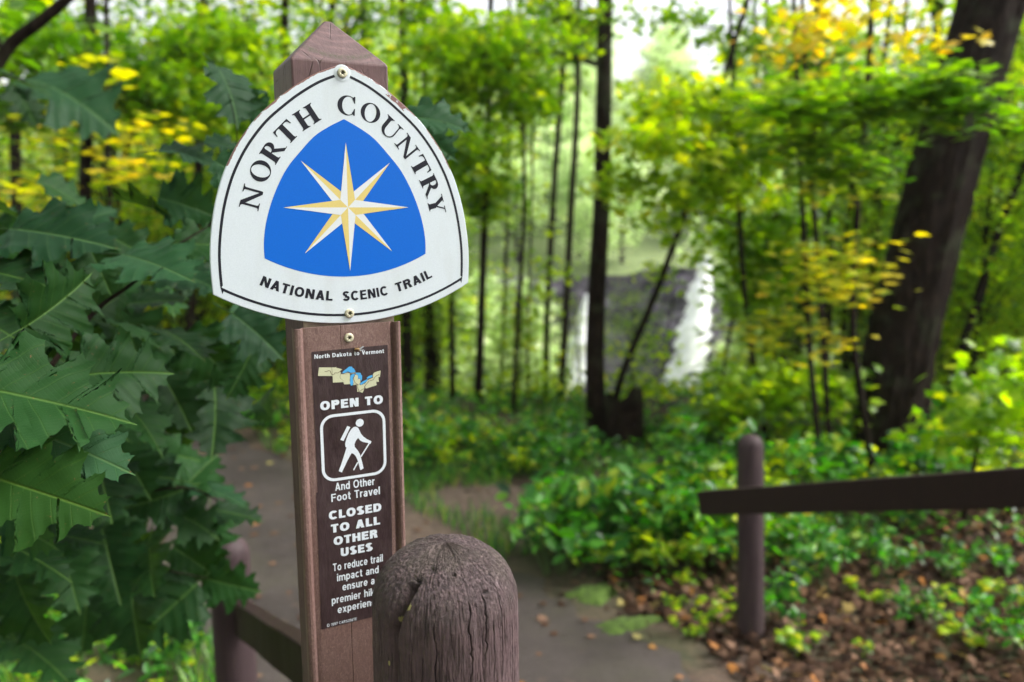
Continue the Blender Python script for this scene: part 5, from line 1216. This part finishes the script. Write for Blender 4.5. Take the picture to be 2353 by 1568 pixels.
half = [(0.004, 0), (.012, .05), (.07, .07), (.16, .085), (.225, .065), (.30, .05), (.275, .11), (.30, .16), (.25, .195), (.225, .245), (.25, .275), (.32, .26), (.40, .235), (.46, .25), (.53, .215), (.49, .30), (.51, .36), (.44, .375), (.38, .41), (.30, .445), (.28, .485), (.30, .52), (.37, .515), (.44, .525), (.48, .56), (.56, .57), (.49, .615), (.475, .68), (.40, .67), (.31, .685), (.235, .70), (.215, .73), (.25, .76), (.31, .78), (.34, .825), (.40, .85), (.31, .865), (.25, .86), (.175, .865), (.15, .89), (.165, .93), (.16, .985), (.09, .965), (.04, .975), (0.003, 1.06)]
hs_ = []
for i_ in range(len(half)-1):
    a_, b2_ = np.array(half[i_]), np.array(half[i_+1]); hs_.append(tuple(a_)); L2 = np.linalg.norm(b2_-a_); nn_ = np.array([-(b2_-a_)[1], (b2_-a_)[0]])/max(L2, 1e-6); hs_.append(tuple((a_+b2_)/2+nn_*L2*.10))
half = hs_+[half[-1]]
def oak_leaf_mesh(seed):
    rng = np.random.default_rng(seed); K = 7; V = []; LC = []; F = []
    pt = []
    for sd in (1, -1):
        hp = []; sx = rng.uniform(.86, 1.06)
        for i_, (x, y) in enumerate(half): hp.append((x*sx*(1+.035*rng.normal())*1.0, y+.004*rng.normal()))
        ym = 0; rows = []
        for (x, y) in hp:
            ym = max(ym, y-.62*x); rows.append((ym, x, y))
        for (y0, x, y) in rows:
            for k in range(K+1):
                t = k/K; px = x*t*sd; py = y0+(y-y0)*t**1.1
                V.append((px, py)); LC.append((px, py, 0))
        pt.append(len(rows))
    n = len(half); w_ = K+1
    for s_, off in ((0, 0), (1, n*w_)):
        for i_ in range(n-1):
            for k in range(K):
                q = (off+i_*w_+k, off+i_*w_+k+1, off+(i_+1)*w_+k+1, off+(i_+1)*w_+k); F.append(q if s_ == 0 else q[::-1])
    n0_ = len(V); ns = 6
    for q in range(5):
        for k_ in range(ns): V.append((.010*math.cos(2*PI*k_/ns)*(1-.2*q), -.30+.42*q/4*1.0)); LC.append((0, -.3+.1*q, 0))
    for q in range(4):
        for k_ in range(ns): F.append((n0_+q*ns+k_, n0_+q*ns+(k_+1) % ns, n0_+(q+1)*ns+(k_+1) % ns, n0_+(q+1)*ns+k_))
    V = np.array(V); x, y = V[:, 0], V[:, 1]; ph = rng.uniform(0, 6, 4); cup = rng.uniform(.15, .65); droop = rng.uniform(.10, .45); tw = rng.normal()*.3
    lat = np.cos((y-.72*np.abs(x))*6.2*2*PI)
    z = cup*np.abs(x)*.9-.9*cup*x*x-droop*y*y*.8+.028*np.sin(9*y+ph[0]+4*x)*np.abs(x)*3+.02*np.sin(17*np.abs(x)+11*y+ph[1])*np.abs(x)*2.5+tw*x*y-.006*lat*np.minimum(np.abs(x)*6, 1)
    z[n0_:] = -.006+.010*np.sin(2*PI*(np.arange(5*ns) % ns)/ns)-.25*np.clip(-y[n0_:], 0, 1)**1.5
    return np.stack([x, y, z], -1), F, np.array(LC)
LV = [oak_leaf_mesh(s_) for s_ in (1, 2, 3, 4, 5)]
oak = empty('oak_sapling', tuple(P(-60, 1480, 1.25)*np.array([1, 1, 0])+np.array([0, 0, float(ground(-.8, 1.0))])), 0, 'oak sapling with dark green lobed leaves filling the left foreground', 'sapling')
OB = np.array(oak.location)
base_me = []
for j, (V, F, LC) in enumerate(LV):
    for mi in range(3):
        me = bpy.data.meshes.new('leaf'); me.from_pydata(V.tolist(), [], F); me.polygons.foreach_set('use_smooth', np.ones(len(me.polygons), dtype=bool))
        a = me.attributes.new('leafco', 'FLOAT_VECTOR', 'POINT'); a.data.foreach_set('vector', LC.astype(np.float32).ravel()); me.materials.append(OM[mi]); base_me.append(me)
ro = np.random.default_rng(77); petioles = MB()
def oak_leaf(u, v_, d, length, ang, mat=0, tilt=None, roll=0.0, var=None, label=None):
    """centre of the blade at (u, v), tip towards ang (degrees in the picture), blade facing up and to the viewer"""
    c = P(u, v_, d); k = d/FOC; ray = c-np.array([0, 0, CZ]); ray /= np.linalg.norm(ray)
    a = R(ang); dirp = np.array([math.cos(a), 0, 0])+UPV*math.sin(a)
    tl = .62 if tilt is None else tilt
    nrm = -ray*tl+np.array([0, 0, 1])*(1-tl)+ro.normal(0, .13, 3); nrm /= np.linalg.norm(nrm)
    t = dirp-nrm*(dirp@nrm); fs = np.linalg.norm(t); t /= fs; L_ = length*k
    pj = t-ray*(t@ray); L_ = L_/max(np.linalg.norm(pj), .80)
    b_ = np.cross(t, nrm)
    if roll: q = Matrix.Rotation(roll, 3, Vector(t)); nrm = np.array(q @ Vector(nrm)); b_ = np.array(q @ Vector(b_))
    M_ = Matrix(((b_[0]*L_, t[0]*L_, nrm[0]*L_, 0), (b_[1]*L_, t[1]*L_, nrm[1]*L_, 0), (b_[2]*L_, t[2]*L_, nrm[2]*L_, 0), (0, 0, 0, 1)))
    o0_ = c-t*L_*.5-OB
    o = bpy.data.objects.new('leaf', base_me[(ro.integers(5) if var is None else var)*3+mat]); COL.objects.link(o); o.parent = oak
    M_.translation = Vector(o0_); o.matrix_basis = M_
    if label: o['label'] = label
    return o
OAK = [(100, 915, .66, 350, 4, 0, .55), (150, 1015, .68, 290, -10, 1, .50), (-40, 890, .70, 260, 30, 0, .5), (130, 535, 1.02, 330, 6, 1, .42), (350, 600, 1.0, 300, -8, 1, .45), (140, 700, .86, 330, 42, 0, .62), (270, 850, .88, 330, 10, 0, .58), (60, 640, .98, 260, -30, 0, .5),
 (20, 480, 1.15, 230, 10, 1, .4), (430, 470, 1.15, 210, -20, 1, .45), (330, 470, 1.15, 200, 40, 0, .45), (470, 560, 1.1, 220, 15, 0, .45), (450, 640, 1.15, 220, -30, 1, .5), (230, 620, 1.05, 180, -60, 0, .6),
 (590, 760, 1.1, 230, -55, 1, .6), (560, 850, 1.15, 220, -80, 0, .62), (480, 820, 1.15, 260, -50, 0, .6), (420, 780, 1.1, 220, -20, 0, .5), (500, 950, 1.2, 230, -95, 0, .65), (400, 900, 1.15, 230, -70, 0, .6), (330, 960, 1.1, 230, -40, 0, .55), (300, 760, 1.05, 220, -20, 0, .5),
 (390, 1040, 1.35, 220, 20, 0, .5), (450, 1090, 1.4, 210, 60, 0, .5), (330, 1090, 1.3, 230, 160, 0, .5), (500, 1130, 1.4, 220, -5, 1, .5), (430, 1180, 1.4, 220, -20, 0, .5), (360, 1150, 1.35, 200, -100, 0, .5), (545, 1180, 1.45, 180, -30, 0, .5), (300, 1060, 1.2, 220, -70, 0, .5), (240, 1120, 1.15, 230, -60, 0, .5),
 (530, 1345, 1.45, 190, -8, 0, .5), (450, 1290, 1.45, 210, -30, 0, .5), (390, 1400, 1.4, 270, -82, 0, .62), (300, 1400, 1.35, 270, -70, 0, .6), (340, 1290, 1.3, 230, -60, 0, .5), (250, 1280, 1.3, 240, -90, 0, .5), (160, 1320, 1.2, 250, -70, 0, .5), (80, 1280, 1.1, 260, -50, 0, .5),
 (60, 1400, 1.15, 260, -80, 0, .5), (30, 1200, 1.0, 250, -40, 1, .5), (150, 1230, 1.2, 240, -30, 0, .5), (200, 1420, 1.4, 220, -100, 0, .5), (100, 1500, 1.3, 250, -60, 0, .5), (20, 1330, 1.2, 240, -120, 0, .5), (200, 960, 1.2, 240, -30, 0, .5), (60, 1080, 1.1, 240, -30, 0, .5),
 (535, 200, 1.10, 190, -48, 1, .55), (590, 250, 1.12, 130, -30, 1, .5), (430, 350, 1.10, 210, -14, 1, .5), (545, 400, 1.05, 190, -25, 1, .5), (510, 330, 1.15, 130, 10, 1, .5), (1000, 268, 1.25, 150, -6, 1, .35), (975, 310, 1.3, 130, -40, 1, .5), (160, 205, 1.9, 280, -14, 1, .3), (40, 180, 1.8, 200, -10, 0, .3), (60, 240, 2.0, 160, -40, 0, .4),
 (540, 640, 1.2, 190, -20, 0, .5), (560, 560, 1.2, 160, 20, 1, .5), (10, 760, .95, 240, 10, 0, .5), (180, 790, 1.1, 220, -20, 0, .5), (440, 980, 1.3, 200, -40, 0, .5), (250, 700, 1.15, 200, 20, 0, .5), (360, 690, 1.2, 190, 0, 0, .5), (120, 1130, 1.0, 200, 0, 0, .5), (330, 1350, 1.55, 200, -20, 0, .5), (480, 1230, 1.5, 190, -50, 0, .5), (150, 440, 1.4, 200, 0, 0, .4), (20, 560, 1.2, 200, 0, 0, .4), (600, 930, 1.35, 120, -80, 0, .5),
 (70, 590, 1.3, 210, -10, 0, .5), (210, 500, 1.4, 180, 30, 1, .45), (290, 560, 1.2, 190, -40, 0, .5), (390, 660, 1.3, 180, -30, 0, .5), (320, 820, 1.3, 200, -60, 0, .55), (210, 880, 1.35, 200, 0, 0, .5), (520, 860, 1.3, 170, -60, 0, .55), (410, 830, 1.4, 200, -70, 0, .55), (560, 700, 1.25, 170, -40, 1, .5), (100, 800, 1.2, 200, 0, 0, .5), (260, 1180, 1.4, 190, -60, 0, .5), (90, 1180, 1.3, 220, -40, 0, .5), (200, 1340, 1.5, 200, -80, 0, .5), (300, 1230, 1.5, 190, -30, 0, .5), (20, 1440, 1.4, 220, -80, 0, .5), (280, 1020, 1.4, 190, -50, 0, .5), (160, 1080, 1.3, 200, -30, 0, .5), (30, 980, 1.1, 220, 0, 0, .5)]
for j, (u, v_, d, L_, an, mt, tl) in enumerate(OAK):
    near_ = j < 2 or (u > 950)
    if near_: oak_leaf(u, v_, d, L_, an, mt, tl, 0)
    else: oak_leaf(u, v_, .66+(d-.66)*1.6, L_*.64, an+ro.normal()*16, mt, float(np.clip(tl+ro.normal()*.16, .15, .85)), ro.normal()*.42)
for q in range(14):
    u, v_ = ro.uniform(0, 520), ro.uniform(460, 1060); oak_leaf(u*(1 if v_ < 1200 else .8), v_, ro.uniform(1.7, 2.1), ro.uniform(150, 190), ro.uniform(-100, 40), 0, .5, ro.normal()*.4)
for (u, v_, d, L_, an) in ((95, 1130, .62, 250, -26),): oak_leaf(u, v_, d, L_, an, 2, .25, .75, 1, 'light green leaf showing its folded underside')
# stems
mb = MB(); br = lambda pts, r0, r1: mb.tube([P(*p)-OB for p in pts], list(np.linspace(r0, r1, len(pts))), 8, True, .03)
root = np.array([-.78, 1.02, float(ground(-.78, 1.02))-.1])-OB
def limb(pts, r0, r1, fromroot=False):
    L_ = [P(p[0], p[1], .66+(p[2]-.66)*1.5 if p[2] > .9 else p[2])-OB for p in pts]; r0 *= .8; r1 *= .8
    if fromroot: L_ = [root]+L_
    L_ = [np.array(q) for q in spline([tuple(q) for q in L_], 4)]; mb.tube(L_, list(np.linspace(r0, r1, len(L_))), 8, True, .03)
limb([(-120, 1300, 1.15), (-30, 1080, 1.05), (90, 880, .98), (215, 720, 1.0), (300, 655, 1.02), (400, 570, 1.05), (480, 520, 1.08)], .008, .0015, True)
limb([(-30, 1080, 1.05), (120, 1000, 1.1), (260, 980, 1.15), (430, 930, 1.2)], .006, .002)
limb([(-120, 1300, 1.15), (60, 1230, 1.25), (260, 1150, 1.35), (420, 1120, 1.4), (500, 1150, 1.42)], .007, .002)
limb([(-120, 1360, 1.2), (120, 1280, 1.3), (320, 1300, 1.4), (480, 1330, 1.5)], .007, .002)
limb([(-30, 1080, 1.0), (-60, 960, .85), (-40, 930, .72), (40, 935, .68)], .006, .0015)
limb([(480, 520, 1.08), (520, 440, 1.1), (545, 320, 1.12), (525, 215, 1.1)], .002, .001)
limb([(480, 520, 1.08), (560, 420, 1.2), (700, 330, 1.3), (850, 290, 1.35), (950, 275, 1.3)], .003, .0015)
limb([(-160, 1200, 1.3), (-140, 700, 1.5), (-60, 300, 1.6), (0, 180, 1.7), (60, 190, 1.75)], .008, .002, True)
mb.v and mb.build('branch', M['bark'], oak, True)
for k in protos:
    for pr in protos[k]:
        if pr.name not in used:
            for c in list(pr.children): bpy.data.objects.remove(c)
            bpy.data.objects.remove(pr)

# the moist air that lets the far side fade
mb = MB(); mb.box((5, 45, 16), (330, 230, 64)); hz = N('moist_air'); hz.t.nodes.remove(hz.b)
pv = hz.n('ShaderNodeVolumePrincipled'); pv.inputs['Color'].default_value = (.95, .97, 1, 1); pv.inputs['Density'].default_value = HAZE; pv.inputs['Anisotropy'].default_value = .3
hz.l(pv.outputs[0], hz.out.inputs['Volume'])
if HAZE > 0: tag(mb.build('haze', hz.m), kind='stuff')

for j, (x, y, k, sc, lb) in enumerate(((-2.05, -.75, 'dark', .62, 'unseen dense small maple added at the left to darken the near scene'), (-3.2, .2, 'green', 1.0, 'unseen maple added over the left side of the trail to block sky light'), (-1.9, -2.6, 'bright', 1.05, 'unseen maple added behind the viewer on the left to block sky light'), (2.6, -2.4, 'green', 1.0, 'unseen maple added behind the viewer on the right to block sky light'), (.1, -4.6, 'bright', 1.1, 'unseen maple added further back along the trail to block sky light'), (-4.6, 3.0, 'green', .9, 'unseen maple added left of the oak sapling to block sky light'))):  # crowns added out of view to block sky light and darken the foreground
    o = copy_tree([q for q in protos[k] if q.name in used][0]); o.location = (x, y, float(ground(x, y))); o.scale = (sc*.8, sc*.8, sc*1.0); o.rotation_euler = (0, 0, j*1.3)
    if 'group' in o: del o['group']
    tag(o, lb, 'tree')
EXPO = 1.42
# ------------------------------------------------------------------ light, sky, camera
w = bpy.data.worlds.new('World'); S.world = w; w.use_nodes = True
nt = w.node_tree; bg = nt.nodes['Background']
sky = nt.nodes.new('ShaderNodeTexSky'); sky.sky_type = 'NISHITA'; sky.sun_disc = False
SUN_EL, SUN_AZ = R(48), R(84)      # azimuth clockwise from +Y
sky.sun_elevation = SUN_EL; sky.sun_rotation = SUN_AZ; sky.air_density = 1.0; sky.dust_density = 4.0; sky.ozone_density = 1.0
hs = nt.nodes.new('ShaderNodeHueSaturation'); hs.inputs['Saturation'].default_value = .18; hs.inputs['Value'].default_value = 1.0
nt.links.new(sky.outputs[0], hs.inputs['Color']); nt.links.new(hs.outputs[0], bg.inputs[0]); bg.inputs[1].default_value = .15
sl = bpy.data.lights.new('sun', 'SUN'); sl.energy = 1.5; sl.angle = R(24); sl.color = (1, .97, .93)
so = bpy.data.objects.new('sun', sl); COL.objects.link(so); so.location = (0, 0, 30)
d = Vector((math.sin(SUN_AZ)*math.cos(SUN_EL), math.cos(SUN_AZ)*math.cos(SUN_EL), math.sin(SUN_EL)))
so.rotation_euler = d.to_track_quat('Z', 'Y').to_euler()
cam = bpy.data.cameras.new('camera'); cam.lens = 36*FOC/2353; cam.sensor_width = 36; cam.clip_end = 2000; cam.clip_start = .05
co = bpy.data.objects.new('camera', cam); COL.objects.link(co); co.location = (0, 0, CZ); co.rotation_euler = (R(90)-PITCH, 0, 0)
cam.dof.use_dof = True; cam.dof.focus_distance = .725; cam.dof.aperture_fstop = 4.2; cam.dof.aperture_blades = 0
S.camera = co
S.view_settings.view_transform = 'Standard'; S.view_settings.look = 'None'; S.view_settings.gamma = 1; S.view_settings.exposure = EXPO
S.view_settings.use_curve_mapping = False
S.render.engine = 'CYCLES'; cy = S.cycles; cy.use_denoising = True; cy.max_bounces = 7; cy.transmission_bounces = 4; cy.diffuse_bounces = 5; cy.glossy_bounces = 3
cy.sample_clamp_indirect = 6; cy.use_adaptive_sampling = True; cy.adaptive_threshold = .015
